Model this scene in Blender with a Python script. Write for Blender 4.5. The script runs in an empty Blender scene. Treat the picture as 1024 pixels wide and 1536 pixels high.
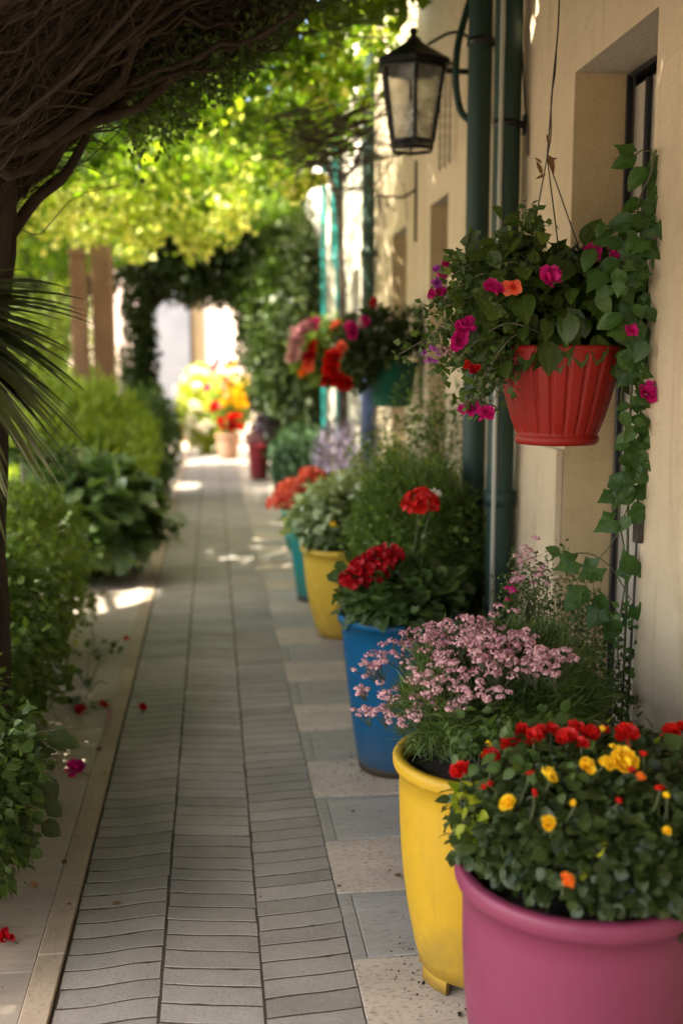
import bpy, math
import numpy as np
rng = np.random.default_rng(7)
C = bpy.context.scene.collection
SC = bpy.context.scene
pi = math.pi

# ------------------------------------------------------------------ camera frame
FPX = 1626.0
TH = math.atan(228/FPX); PS = math.atan(194/FPX*math.cos(TH))
CR = np.array([math.cos(PS), -math.sin(PS), 0.0])
CF = np.array([math.sin(PS)*math.cos(TH), math.cos(PS)*math.cos(TH), -math.sin(TH)])
CU = np.cross(CR, CF); CP = np.array([0, 0, 1.4])
def ray(x, y): return (x-512)/FPX*CR + (768-y)/FPX*CU + CF
def at(x, y, Y): r = ray(x, y); return CP + r*(Y/r[1])          # survey helper: a point read off at depth Y
def gnd(x, y, z=0.0): r = ray(x, y); return CP + r*((z-1.4)/r[2])
SUN = np.array([-0.55, -0.25, 0.80]); SUN /= np.linalg.norm(SUN)

# ------------------------------------------------------------------ mesh builder
class MB:
    def __init__(s): s.V=[]; s.F=[]; s.T=[]; s.M=[]; s.n=0; s.S=[]; s.L=[]
    def add(s, v, f, mat=0, tint=0.5, smooth=True, lc=None):
        v = np.asarray(v, float).reshape(-1, 3); f = np.asarray(f, np.int64)
        t = np.asarray(tint, float)
        if t.ndim == 0: t = np.full(len(v), float(t))
        s.L.append(np.full((len(v), 3), 9.0) if lc is None else lc); s.V.append(v); s.F.append(f+s.n); s.T.append(t)
        s.M.append(np.full(len(f), mat)); s.S.append(np.full(len(f), smooth)); s.n += len(v)
        return s
    def build(s, name, mats, parent=None, loc=None):
        me = bpy.data.meshes.new(name)
        V = np.concatenate(s.V)
        if loc is not None: V = V - np.asarray(loc)
        me.vertices.add(len(V)); me.vertices.foreach_set('co', V.astype(np.float32).ravel())
        lt = np.concatenate([np.full(len(f), f.shape[1]) for f in s.F])
        li = np.concatenate([f.ravel() for f in s.F])
        me.loops.add(len(li)); me.loops.foreach_set('vertex_index', li.astype(np.int32))
        me.polygons.add(len(lt))
        me.polygons.foreach_set('loop_start', np.concatenate([[0], np.cumsum(lt)[:-1]]).astype(np.int32))
        me.polygons.foreach_set('loop_total', lt.astype(np.int32))
        me.polygons.foreach_set('material_index', np.concatenate(s.M).astype(np.int32))
        me.polygons.foreach_set('use_smooth', np.concatenate(s.S).astype(bool))
        a = me.attributes.new('tint', 'FLOAT', 'POINT')
        a.data.foreach_set('value', np.concatenate(s.T).astype(np.float32))
        a = me.attributes.new('leafc', 'FLOAT_VECTOR', 'POINT'); a.data.foreach_set('vector', np.concatenate(s.L).astype(np.float32).ravel())
        me.update(calc_edges=True); me.validate()
        for m in (mats if isinstance(mats, (list, tuple)) else [mats]): me.materials.append(m)
        o = bpy.data.objects.new(name, me); C.objects.link(o)
        if loc is not None: o.location = loc
        if parent is not None:
            o.parent = parent
            if loc is None: o.location = -np.array(parent.location)
            else: o.location = np.array(loc)-np.array(parent.location)
        return o

def tag(o, label=None, cat=None, group=None, kind=None):
    if label: o['label'] = label
    if cat: o['category'] = cat
    if group: o['group'] = group
    if kind: o['kind'] = kind
    return o
def thing(name, loc, label, cat, group=None):
    o = bpy.data.objects.new(name, None); C.objects.link(o); o.location = [float(q) for q in loc]
    o.empty_display_size = 0.1
    return tag(o, label, cat, group)

def on_ell(x, y, c, r, k=1.04, off=0.):      # where a blossom sits on the outside of a crown
    c = np.array(c); r = np.array(r)*k; d = ray(x, y); d = d/np.linalg.norm(d); o = (CP-c)/r; e = d/r
    A = e@e; B = o@e; Cc = o@o-1; D = B*B-A*Cc
    t = (-B-math.sqrt(D))/A if D > 0 else -B/A
    return CP+d*(t+off)
def nrm(a): return a/np.maximum(np.linalg.norm(a, axis=-1, keepdims=True), 1e-9)
def grid_faces(nr, nc, wrap=False):
    r = np.arange(nr-1)[:, None]; c = np.arange(nc if wrap else nc-1)[None, :]
    c2 = (c+1) % nc
    return np.stack([r*nc+c, r*nc+c2, (r+1)*nc+c2, (r+1)*nc+c], -1).reshape(-1, 4)
def tube(mb, pts, rad, sides=6, mat=0, tint=0.5, cap=True):
    p = np.asarray(pts, float); n = len(p); rad = np.broadcast_to(np.asarray(rad, float), (n,))
    t = nrm(np.gradient(p, axis=0)); ref = np.array([0.31, 0.17, 0.93])
    if abs(t.mean(0) @ ref) > 0.85: ref = np.array([0.95, 0.2, 0.1])
    u = nrm(np.cross(t, ref)); w = np.cross(t, u)
    a = np.linspace(0, 2*pi, sides, endpoint=False)
    v = p[:, None] + rad[:, None, None]*(np.cos(a)[None, :, None]*u[:, None]+np.sin(a)[None, :, None]*w[:, None])
    mb.add(v, grid_faces(n, sides, True)[:, ::-1], mat, tint)
    if cap:
        mb.add(v[-1], np.arange(sides)[None, ::-1], mat, tint); mb.add(v[0], np.arange(sides)[None], mat, tint)
def spline(pts, n=16):
    p = np.asarray(pts, float); m = len(p)
    q = np.vstack([2*p[0]-p[1], p, 2*p[-1]-p[-2]])
    out = []
    for t in np.linspace(0, m-1-1e-9, n):
        i = int(t); f = t-i; a, b, c, d = q[i:i+4]
        out.append(.5*((2*b)+(-a+c)*f+(2*a-5*b+4*c-d)*f*f+(-a+3*b-3*c+d)*f**3))
    return np.array(out)
def lathe(mb, prof, seg=48, c=(0, 0, 0), mat=0, tint=0.5, rib=None, sharp=False):
    prof = np.asarray(prof, float); a = np.linspace(0, 2*pi, seg, endpoint=False)
    r = prof[:, 0][:, None]*np.ones(seg)[None]
    if rib is not None: r = r*(1+rib(a)[None]*prof[:, 2][:, None])
    v = np.stack([c[0]+r*np.cos(a), c[1]+r*np.sin(a), c[2]+prof[:, 1][:, None]+0*r], -1)
    mb.add(v, grid_faces(len(prof), seg, True), mat, tint, smooth=not sharp)
def box(mb, x0, x1, y0, y1, z0, z1, mat=0, tint=0.5, bev=0.0):
    x0, x1 = sorted((x0, x1)); y0, y1 = sorted((y0, y1)); z0, z1 = sorted((z0, z1))
    if bev <= 0:
        v = [(x, y, z) for z in (z0, z1) for y in (y0, y1) for x in (x0, x1)]
        mb.add(v, [(0, 2, 3, 1), (4, 5, 7, 6), (0, 1, 5, 4), (2, 6, 7, 3), (0, 4, 6, 2), (1, 3, 7, 5)], mat, tint, False)
        return
    b = bev; rows = []
    for z, i in ((z0, b), (z0+b, 0), (z1-b, 0), (z1, b)):
        rows.append([(x0+i, y0+b if 1 else 0, z), (x0+b, y0+i, z), (x1-b, y0+i, z), (x1-i, y0+b, z),
                     (x1-i, y1-b, z), (x1-b, y1-i, z), (x0+b, y1-i, z), (x0+i, y1-b, z)])
    v = np.array(rows)
    mb.add(v, grid_faces(4, 8, True), mat, tint, False)
    mb.add(v[3], [list(range(8))], mat, tint, False); mb.add(v[0], [list(range(8))[::-1]], mat, tint, False)

# ------------------------------------------------------------------ leaf templates (x width, y length, z up)
def t_leaf(rows=4, prof=None, droop=0.18, fold=0.12, cols=3):
    ys = np.linspace(0, 1, rows+1)
    if prof is None: prof = lambda y: np.sin(pi*np.clip(y, 0, 1)**0.75)**0.8*0.36
    xs = np.linspace(-1, 1, cols); v = []
    for y in ys:
        w = max(prof(y), 0.004)
        for x in xs: v.append((x*w, y, fold*abs(x)*w*2-droop*y*y))
    return np.array(v), grid_faces(rows+1, cols)
T_OVAL = t_leaf(5)
T_LO = (np.array([(0, 0, 0), (-.33, .42, .07), (0, 1, -.12), (.33, .42, .07)]), np.array([(0, 3, 2, 1)]))
T_FIL = t_leaf(3, lambda y: 0.05*(1-y*0.7), 0.3, 0, 2)
T_BLADE = t_leaf(9, lambda y: 0.055*(0.55+1.2*y-1.75*y*y)+.002, 0.35, 0.5, 3)
def t_round(n=11, scal=0.1, cup=0.15, cx=0.5):
    a = np.linspace(-0.5*pi, 1.5*pi, n*2+1)[:-1]+0.0
    r = 0.5*(1-scal*(np.arange(len(a)) % 2)); r[0] *= .35
    v = np.column_stack([r*np.cos(a), cx+r*np.sin(a), cup*(r*2)**2*0.5+0.03*np.sin(3*a)])
    v = np.vstack([[0, cx*.55, 0], v]); k = len(a)
    f = [(0, 1+i, 1+(i+1) % k) for i in range(k)]
    return v, np.array(f)
T_ROUND = t_round(6, 0.16, 0.1)
def t_ivy():
    a = np.radians([-90, -60, -25, 0, 25, 50, 70, 90, 110, 130, 155, 180, 205, 240])
    r = np.array([.12, .42, .36, .5, .36, .4, .44, .68, .44, .4, .36, .5, .36, .42])
    v = np.column_stack([r*np.cos(a), .38+r*np.sin(a), -.25*r*r+0.05*np.cos(4*a)])
    v = np.vstack([[0, .3, 0.03], v]); k = len(a)
    return v, np.array([(0, 1+i, 1+(i+1) % k) for i in range(k)])
T_IVY = t_ivy()
T_PETAL = t_leaf(3, lambda y: 0.12+0.42*math.sin(pi*min(y*.8, 1))**.9, -0.25, 0.25, 3)
T_DOT = (np.array([(-.5, 0, 0), (0, -.5, .1), (.5, 0, 0), (0, .5, .1)]), np.array([(0, 1, 2, 3)]))

def scatter(mb, T, P, D, N, S, tint=0.5, mat=0, wid=1.0):
    tv, tf = T; P = np.atleast_2d(P); n = len(P)
    D = nrm(np.broadcast_to(D, P.shape)+1e-6); N = np.broadcast_to(N, P.shape)
    X = nrm(np.cross(D, N)+1e-6); Z = np.cross(X, D); S = np.broadcast_to(S, (n,)); wid = np.broadcast_to(wid, (n,))
    v = P[:, None]+S[:, None, None]*(tv[None, :, 0:1]*X[:, None]*wid[:, None, None]+tv[None, :, 1:2]*D[:, None]+tv[None, :, 2:3]*Z[:, None])
    f = (tf[None]+(np.arange(n)*len(tv))[:, None, None]).reshape(-1, tf.shape[1])
    tt = np.repeat(np.broadcast_to(tint, (n,)), len(tv))
    mb.add(v.reshape(-1, 3), f, mat, tt, lc=np.tile(tv, (n, 1)))
def rdir(n): return nrm(rng.normal(size=(n, 3)))

# ------------------------------------------------------------------ materials
def mat(name):
    m = bpy.data.materials.new(name); m.use_nodes = True; nt = m.node_tree; nt.nodes.clear()
    o = nt.nodes.new('ShaderNodeOutputMaterial'); b = nt.nodes.new('ShaderNodeBsdfPrincipled')
    nt.links.new(b.outputs[0], o.inputs[0]); return m, nt, b, o
def node(nt, t, ins=None, **kw):
    n = nt.nodes.new(t)
    for k, v in kw.items(): setattr(n, k, v)
    if ins:
        for k, v in ins.items():
            if isinstance(v, bpy.types.NodeSocket): nt.links.new(v, n.inputs[k])
            else: n.inputs[k].default_value = v
    return n
def rgb(c): return (c[0], c[1], c[2], 1)
def ramp(nt, fac, stops):
    r = nt.nodes.new('ShaderNodeValToRGB'); e = r.color_ramp.elements
    while len(e) < len(stops): e.new(0.5)
    for q, (p, c) in zip(e, stops): q.position = p; q.color = rgb(c)
    nt.links.new(fac, r.inputs[0]); return r.outputs[0]
def mix(nt, fac, a, b, mode='MIX'):
    m = nt.nodes.new('ShaderNodeMix'); m.data_type = 'RGBA'; m.blend_type = mode
    for s, v in ((m.inputs[0], fac), (m.inputs[6], a), (m.inputs[7], b)):
        if isinstance(v, bpy.types.NodeSocket): nt.links.new(v, s)
        elif isinstance(v, (int, float)): s.default_value = v
        else: s.default_value = rgb(v)
    return m.outputs[2]
def noise(nt, scale, detail=4, rough=.55, stretch=None, dist=0.0):
    g = nt.nodes.new('ShaderNodeNewGeometry'); src = g.outputs['Position']
    if stretch:
        mp = node(nt, 'ShaderNodeMapping', {'Vector': src}); mp.inputs['Scale'].default_value = stretch; src = mp.outputs[0]
    n = node(nt, 'ShaderNodeTexNoise', {'Vector': src, 'Scale': scale, 'Detail': detail, 'Roughness': rough, 'Distortion': dist})
    return n.outputs[0]
def bump(nt, b, h, s=.3, d=.01):
    n = node(nt, 'ShaderNodeBump', {'Height': h, 'Strength': s, 'Distance': d}); nt.links.new(n.outputs[0], b.inputs['Normal'])

def leafmat(name, dark, mid, light, trans=0.3, rough=0.4, tcol=None, veins=False):
    m, nt, b, o = mat(name)
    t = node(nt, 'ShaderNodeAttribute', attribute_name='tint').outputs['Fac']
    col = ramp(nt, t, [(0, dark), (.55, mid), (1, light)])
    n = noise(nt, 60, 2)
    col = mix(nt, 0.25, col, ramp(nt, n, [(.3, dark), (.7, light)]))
    if veins:
        lc = node(nt, 'ShaderNodeAttribute', attribute_name='leafc').outputs['Vector']; sx = node(nt, 'ShaderNodeSeparateXYZ', {0: lc})
        ax = node(nt, 'ShaderNodeMath', {0: sx.outputs[0]}, operation='ABSOLUTE').outputs[0]
        mid = node(nt, 'ShaderNodeMapRange', {0: ax, 1: .01, 2: .035, 3: 1, 4: 0}).outputs[0]
        q = node(nt, 'ShaderNodeMath', {0: ax, 1: -.75, 2: sx.outputs[1]}, operation='MULTIPLY_ADD').outputs[0]
        q = node(nt, 'ShaderNodeMath', {0: q, 1: 38.0}, operation='MULTIPLY').outputs[0]; q = node(nt, 'ShaderNodeMath', {0: q}, operation='SINE').outputs[0]
        q = node(nt, 'ShaderNodeMapRange', {0: q, 1: .8, 2: 1., 3: 0, 4: .5}).outputs[0]
        vf = node(nt, 'ShaderNodeMath', {0: mid, 1: q}, operation='MAXIMUM').outputs[0]
        vf2 = node(nt, 'ShaderNodeMath', {0: vf, 1: .3}, operation='MULTIPLY').outputs[0]
        col = mix(nt, vf2, col, light); bump(nt, b, node(nt, 'ShaderNodeMath', {0: 1.0, 1: vf}, operation='SUBTRACT').outputs[0], .35, .002)
    nt.links.new(col, b.inputs['Base Color']); b.inputs['Roughness'].default_value = rough
    b.inputs['Specular IOR Level'].default_value = 0.3
    tr = nt.nodes.new('ShaderNodeBsdfTranslucent')
    tc = mix(nt, 1.0, col, tcol or (1.6, 1.7, .5), 'MULTIPLY')
    nt.links.new(tc, tr.inputs[0])
    ms = nt.nodes.new('ShaderNodeMixShader'); ms.inputs[0].default_value = trans
    nt.links.new(b.outputs[0], ms.inputs[1]); nt.links.new(tr.outputs[0], ms.inputs[2]); nt.links.new(ms.outputs[0], o.inputs[0])
    return m
L_BROAD = leafmat('leaf_broad', (.02, .045, .012), (.06, .11, .03), (.2, .28, .1), .3, .3)
L_BROAD.node_tree.nodes['Principled BSDF'].inputs['Specular IOR Level'].default_value = .8
L_CLIMB = leafmat('leaf_climbing', (.014, .04, .008), (.042, .095, .018), (.11, .19, .035), .35, .36, veins=True)
L_DARK = leafmat('leaf_dark', (.014, .025, .006), (.036, .056, .013), (.09, .12, .032), .22, .34, veins=True)
L_HANG = leafmat('leaf_hanging', (.018, .036, .007), (.05, .088, .016), (.13, .175, .03), .3, .36, veins=True)
L_MID = leafmat('leaf_mid', (.022, .045, .012), (.055, .098, .024), (.14, .20, .05), .35, .38, veins=True)
L_FEATH = leafmat('leaf_feathery', (.035, .065, .014), (.085, .14, .03), (.2, .27, .06), .38)
L_LIGHT = leafmat('leaf_light', (.07, .12, .02), (.17, .25, .045), (.38, .44, .09), .4)
L_VINE = leafmat('leaf_vine', (.03, .085, .008), (.12, .22, .015), (.62, .68, .10), .5, .45, (1.25, 1.45, .35))
L_BLUE = leafmat('leaf_bluegreen', (.02, .05, .03), (.05, .11, .06), (.13, .22, .12), .25, .5)
L_YEL = leafmat('leaf_yellowgreen', (.08, .14, .01), (.22, .3, .02), (.5, .5, .04), .45)
L_VARI = leafmat('leaf_variegated', (.06, .12, .03), (.35, .42, .22), (.75, .72, .5), .3)
L_PURP = leafmat('leaf_purple', (.06, .05, .08), (.15, .12, .2), (.28, .22, .36), .25)
L_GLOW = leafmat('leaf_painted_glow', (.16, .26, .02), (.42, .5, .06), (.95, .92, .45), .5, .4, (1.4, 1.3, .5))  # paler vine leaf copy; sunlit highlights put into its golden colour
L_YUC = leafmat('leaf_blade', (.02, .032, .012), (.06, .08, .03), (.17, .17, .08), .15, .4)
L_DRY = leafmat('leaf_dry', (.06, .025, .01), (.14, .07, .03), (.3, .17, .07), .2, .7)
def petal(name, a, b_, trans=.3):
    return leafmat(name, a, tuple((x+y)/2 for x, y in zip(a, b_)), b_, trans, .5, (1.3, 1.2, 1.2))
F_RED = petal('petal_red', (.35, .004, .004), (.8, .02, .012))
F_DRED = petal('petal_deep_red', (.25, .002, .006), (.6, .008, .016))
F_MAG = petal('petal_magenta', (.4, .005, .12), (.8, .03, .3))
F_PINK = petal('petal_pink', (.42, .15, .20), (.78, .50, .52))
F_PALE = petal('petal_pale_pink', (.5, .22, .27), (.85, .62, .58))
F_YEL = petal('petal_yellow', (.85, .52, .01), (.95, .78, .04))
F_ORG = petal('petal_orange', (.8, .16, .02), (.95, .4, .05))
F_CORAL = petal('petal_coral', (.75, .1, .05), (.95, .3, .16))
F_WHITE = petal('petal_white', (.75, .7, .55), (.9, .88, .8))
F_PURP = petal('petal_purple', (.3, .03, .3), (.6, .15, .55))

def barkmat(name, a, b_, sc=18):
    m, nt, b, o = mat(name)
    n = noise(nt, sc, 6, .65, (1, 1, .25))
    t = node(nt, 'ShaderNodeAttribute', attribute_name='tint').outputs['Fac']
    c = ramp(nt, n, [(.25, a), (.75, b_)])
    c = mix(nt, t, mix(nt, 1.0, c, (.55, .5, .45), 'MULTIPLY'), c)
    nt.links.new(c, b.inputs['Base Color']); b.inputs['Roughness'].default_value = .9
    bump(nt, b, n, .6, .01); return m
M_BARK = barkmat('bark_dark', (.016, .010, .006), (.06, .038, .024))
M_TWIG = barkmat('twig_brown', (.02, .013, .008), (.085, .055, .034), 45)
M_STEM = barkmat('stem_green', (.06, .08, .03), (.14, .15, .06), 40)
M_PALESTEM = barkmat('stem_pale', (.22, .2, .15), (.4, .36, .28), 40)
M_POST = barkmat('wood_post', (.2, .1, .065), (.38, .22, .15), 10)

def plastic(name, col, rough=.35, dirt=.5):
    m, nt, b, o = mat(name)
    g = nt.nodes.new('ShaderNodeNewGeometry'); z = node(nt, 'ShaderNodeSeparateXYZ', {0: g.outputs['Position']}).outputs[2]
    n = noise(nt, 9, 6, .7); n2 = noise(nt, 70, 3, .6)
    low = node(nt, 'ShaderNodeMapRange', {0: z, 1: .3, 2: .0, 3: 0, 4: 1.3}).outputs[0]       # splashed soil on the foot of the pot
    f = node(nt, 'ShaderNodeMath', {0: low, 1: n}, operation='MULTIPLY').outputs[0]
    f = node(nt, 'ShaderNodeMapRange', {0: f, 1: .25, 2: .75, 3: 0, 4: dirt}).outputs[0]
    c = mix(nt, node(nt, 'ShaderNodeMapRange', {0: n, 1: .35, 2: .7, 3: 0, 4: .22}).outputs[0], col, tuple(x*.72 for x in col))
    sc = ramp(nt, n2, [(.66, (0, 0, 0)), (.72, (1, 1, 1))])
    c = mix(nt, node(nt, 'ShaderNodeMath', {0: sc, 1: .25}, operation='MULTIPLY').outputs[0], c, tuple(min(1, x*.5+.06) for x in col))
    sv = noise(nt, 16, 5, .75, (1.8, 1.8, .12), .6)
    c = mix(nt, node(nt, 'ShaderNodeMapRange', {0: sv, 1: .55, 2: .72, 3: 0, 4: .28}).outputs[0], c, tuple(x*.55+.01 for x in col))
    c = mix(nt, node(nt, 'ShaderNodeMapRange', {0: noise(nt, 34, 6, .8), 1: .56, 2: .7, 3: 0, 4: .12}).outputs[0], c, (.16, .12, .09))
    c = mix(nt, f, c, (.10, .07, .04))
    nt.links.new(c, b.inputs['Base Color'])
    nt.links.new(node(nt, 'ShaderNodeMapRange', {0: n, 1: .3, 2: .7, 3: rough-.05, 4: rough+.2}).outputs[0], b.inputs['Roughness'])
    bump(nt, b, n2, .06, .003); b.inputs['Specular IOR Level'].default_value = .3; return m
P_PINK = plastic('pot_pink', (.20, .034, .072), .38); P_YEL = plastic('pot_yellow', (.48, .29, .015), .4, .7)
P_BLUE = plastic('pot_blue', (.003, .075, .17), .36); P_TEAL = plastic('pot_teal', (.006, .18, .16), .4)
P_RED = plastic('pot_red', (.24, .008, .004), .42, .2); P_GREEN = plastic('pot_green', (.006, .075, .043), .42, .2)
P_MAR = plastic('pot_maroon', (.25, .02, .03), .5); P_TERR = plastic('pot_terracotta', (.30, .17, .11), .8)
P_BLACK = plastic('plastic_black', (.015, .015, .018), .5)
P_YEL2 = plastic('pot_yellow_pale', (.52, .34, .035), .42)

m, nt, b, o = mat('potting_soil'); n = noise(nt, 120, 5, .7)
nt.links.new(ramp(nt, n, [(.3, (.012, .008, .005)), (.7, (.07, .045, .03))]), b.inputs['Base Color']); b.inputs['Roughness'].default_value = 1; bump(nt, b, n, 1, .02); M_SOIL = m

def stucco(name, ca, cb, stain=(.30, .2, .1), sa=.5, white=False):
    m, nt, b, o = mat(name)
    big = noise(nt, 1.6, 5, .6); st = noise(nt, 5, 6, .7, (1.6, 1.6, .22), 1.0); fine = noise(nt, 85, 6, .75); mid = noise(nt, 20, 6, .7)
    c = ramp(nt, big, [(.3, ca), (.7, cb)])
    f = node(nt, 'ShaderNodeMapRange', {0: st, 1: .52, 2: .72, 3: 0, 4: sa}).outputs[0]
    c = mix(nt, f, c, stain)
    c = mix(nt, ramp(nt, fine, [(.30, (.5,)*3), (.42, (0,)*3)]), c, tuple(x*.55 for x in ca))
    c = mix(nt, .25, c, ramp(nt, mid, [(.3, tuple(x*.8 for x in ca)), (.7, cb)]))
    nt.links.new(c, b.inputs['Base Color']); b.inputs['Roughness'].default_value = .92
    h = mix(nt, .5, fine, mid); bump(nt, b, h, .8, .009)
    g = nt.nodes.new('ShaderNodeNewGeometry'); z = node(nt, 'ShaderNodeSeparateXYZ', {0: g.outputs['Position']}).outputs[2]
    sp = node(nt, 'ShaderNodeMapRange', {0: z, 1: .55, 2: 0, 3: 0, 4: 1.2}).outputs[0]; sp = node(nt, 'ShaderNodeMath', {0: sp, 1: mid}, operation='MULTIPLY').outputs[0]
    sp = node(nt, 'ShaderNodeMapRange', {0: sp, 1: .2, 2: .6, 3: 0, 4: .6}).outputs[0]; c = mix(nt, sp, c, (.2, .15, .1))
    vo = node(nt, 'ShaderNodeTexVoronoi', {'Scale': 1.1}, feature='DISTANCE_TO_EDGE'); g2 = nt.nodes.new('ShaderNodeNewGeometry')
    dn = node(nt, 'ShaderNodeTexNoise', {'Vector': g2.outputs['Position'], 'Scale': 6.0, 'Detail': 6.0}); wv = mix(nt, .12, g2.outputs['Position'], dn.outputs['Color']); nt.links.new(wv, vo.inputs['Vector'])
    ck = node(nt, 'ShaderNodeMapRange', {0: vo.outputs['Distance'], 1: .0, 2: .004, 3: .5, 4: 0}).outputs[0]; ck = node(nt, 'ShaderNodeMath', {0: ck, 1: node(nt, 'ShaderNodeMapRange', {0: big, 1: .5, 2: .6, 3: 0, 4: 1}).outputs[0]}, operation='MULTIPLY').outputs[0]
    c = mix(nt, ck, c, (.18, .12, .07)); nt.links.new(c, b.inputs['Base Color'])
    return m
W_CREAM = stucco('stucco_cream', (.53, .415, .265), (.65, .53, .36))
W_PALE = stucco('stucco_pale', (.74, .66, .53), (.82, .76, .64), (.45, .38, .28), .35)
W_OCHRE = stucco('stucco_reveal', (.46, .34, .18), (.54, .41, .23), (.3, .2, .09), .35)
W_PINK = stucco('stucco_pinkish', (.6, .46, .38), (.68, .54, .44), (.4, .3, .24), .3)
W_GREY = stucco('stucco_bluegrey', (.13, .135, .16), (.2, .2, .22), (.2, .2, .2), .4)
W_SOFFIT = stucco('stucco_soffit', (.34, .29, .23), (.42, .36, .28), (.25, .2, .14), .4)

def paint(name, col, rough=.45, metal=0.0, wear=.3, wc=(.2, .16, .12)):
    m, nt, b, o = mat(name)
    n = noise(nt, 14, 6, .7, (1, 1, .4)); 
    f = node(nt, 'ShaderNodeMapRange', {0: n, 1: .55, 2: .75, 3: 0, 4: wear}).outputs[0]
    nt.links.new(mix(nt, f, col, wc), b.inputs['Base Color']); b.inputs['Roughness'].default_value = rough; b.inputs['Metallic'].default_value = metal
    bump(nt, b, n, .15, .004); return m
M_PIPE = paint('pipe_green', (.005, .028, .018), .6, 0, .25, (.03, .05, .04))
M_STRIPE = paint('stripe_grey', (.34, .34, .28), .4)
M_IRON = paint('iron_black', (.012, .012, .014), .42, .3, .3, (.06, .035, .02))
M_RUST = paint('iron_rust', (.07, .045, .03), .8, .2, .6, (.16, .08, .04))
M_TEALP = paint('pipe_teal', (.01, .23, .22), .45); M_NAVY = paint('pipe_navy', (.012, .035, .11), .45)
M_PANE = paint('door_pale', (.40, .36, .29), .4); M_DOOR = paint('door_grey', (.36, .35, .33), .6); M_WOOD = paint('door_brown', (.16, .1, .06), .7)
M_WIRE = paint('wire_dark', (.03, .022, .016), .6)
m, nt, b, o = mat('lantern_glass'); n = noise(nt, 9, 4, .6)
b.inputs['Transmission Weight'].default_value = .92; b.inputs['Roughness'].default_value = .12; b.inputs['IOR'].default_value = 1.45
nt.links.new(ramp(nt, n, [(.35, (.5, .48, .42)), (.65, (.95, .95, .92))]), b.inputs['Base Color'])
nt.links.new(node(nt, 'ShaderNodeMapRange', {0: n, 1: .4, 2: .7, 3: .03, 4: .35}).outputs[0], b.inputs['Roughness']); M_GLASS = m

m, nt, b, o = mat('brick_paver'); t = node(nt, 'ShaderNodeAttribute', attribute_name='tint').outputs['Fac']
n = noise(nt, 5, 6, .7); n2 = noise(nt, 110, 5, .8); n3 = noise(nt, 260, 2, .6)
c = ramp(nt, t, [(0, (.20, .185, .16)), (.5, (.27, .25, .22)), (1, (.35, .325, .29))])
c = mix(nt, .45, c, ramp(nt, n, [(.32, (.17, .155, .135)), (.7, (.37, .345, .305))]))
c = mix(nt, ramp(nt, n2, [(.36, (.65,)*3), (.48, (0,)*3)]), c, (.14, .125, .105))
c = mix(nt, ramp(nt, n3, [(.62, (0,)*3), (.70, (.5,)*3)]), c, (.5, .47, .42))
nt.links.new(c, b.inputs['Base Color']); b.inputs['Roughness'].default_value = .72; bump(nt, b, mix(nt, .5, n2, n3), .45, .004); M_BRICK = m
m, nt, b, o = mat('joint_sand'); n = noise(nt, 90, 4)
nt.links.new(ramp(nt, n, [(.3, (.02, .014, .01)), (.7, (.07, .05, .035))]), b.inputs['Base Color']); b.inputs['Roughness'].default_value = 1; M_JOINT = m
def stone(name, a, b_, pit, sc=30, pits=.5, sheen=.6, scr=None):
    m, nt, b, o = mat(name); t = node(nt, 'ShaderNodeAttribute', attribute_name='tint').outputs['Fac']
    n = noise(nt, sc*.15, 6, .65, scr); n2 = noise(nt, sc*3, 5, .7, scr)
    c = ramp(nt, n, [(.3, a), (.7, b_)]); c = mix(nt, t, mix(nt, 1.0, c, (.8, .8, .8), 'MULTIPLY'), c)
    c = mix(nt, ramp(nt, n2, [(.36, (pits,)*3), (.47, (0,)*3)]), c, pit)
    nt.links.new(c, b.inputs['Base Color']); b.inputs['Roughness'].default_value = sheen; bump(nt, b, n2, .5, .004); return m
S_LIGHT = stone('limestone', (.36, .31, .25), (.56, .49, .40), (.2, .15, .1), 20, .9, .8, (1, 1.8, 1))
S_SLATE = stone('slate', (.25, .24, .22), (.38, .365, .335), (.12, .11, .1), 16, .7, .45, (.6, 2.5, 1))
S_CONC = stone('smooth_concrete', (.32, .27, .22), (.44, .38, .31), (.17, .14, .11), 7, .3, .6, (.5, 2.2, 1))
S_KERB = stone('kerb_stone', (.30, .235, .165), (.42, .34, .245), (.13, .09, .06), 24, .4, .75)
m, nt, b, o = mat('garden_soil'); n = noise(nt, 12, 6, .7)
nt.links.new(ramp(nt, n, [(.3, (.03, .022, .014)), (.7, (.1, .075, .045))]), b.inputs['Base Color']); b.inputs['Roughness'].default_value = 1; bump(nt, b, n, .8, .03); M_GSOIL = m

# ------------------------------------------------------------------ ground
def st(o, label=None): o['kind'] = 'structure'; return o
mb = MB(); mb.add([(-60, -30, -.03), (60, -30, -.03), (60, 90, -.03), (-60, 90, -.03)], [(0, 1, 2, 3)]); st(mb.build('ground', M_GSOIL))
mb = MB(); mb.add([(-.37, -1, -.0008), (.3025, -1, -.0008), (.3025, 19, -.0008), (-.37, 19, -.0008)], [(0, 1, 2, 3)]); st(mb.build('path_bed', M_JOINT))
mb = MB(); mb.add([(-16, -8, -.01), (-3.3, -8, -.01), (-3.3, 19.5, -.01), (-16, 19.5, -.01)], [(0, 1, 2, 3)]); st(mb.build('bounce_ground', S_LIGHT))  # added pale ground, mostly unseen, to bounce sunlight onto wall and path
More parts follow.
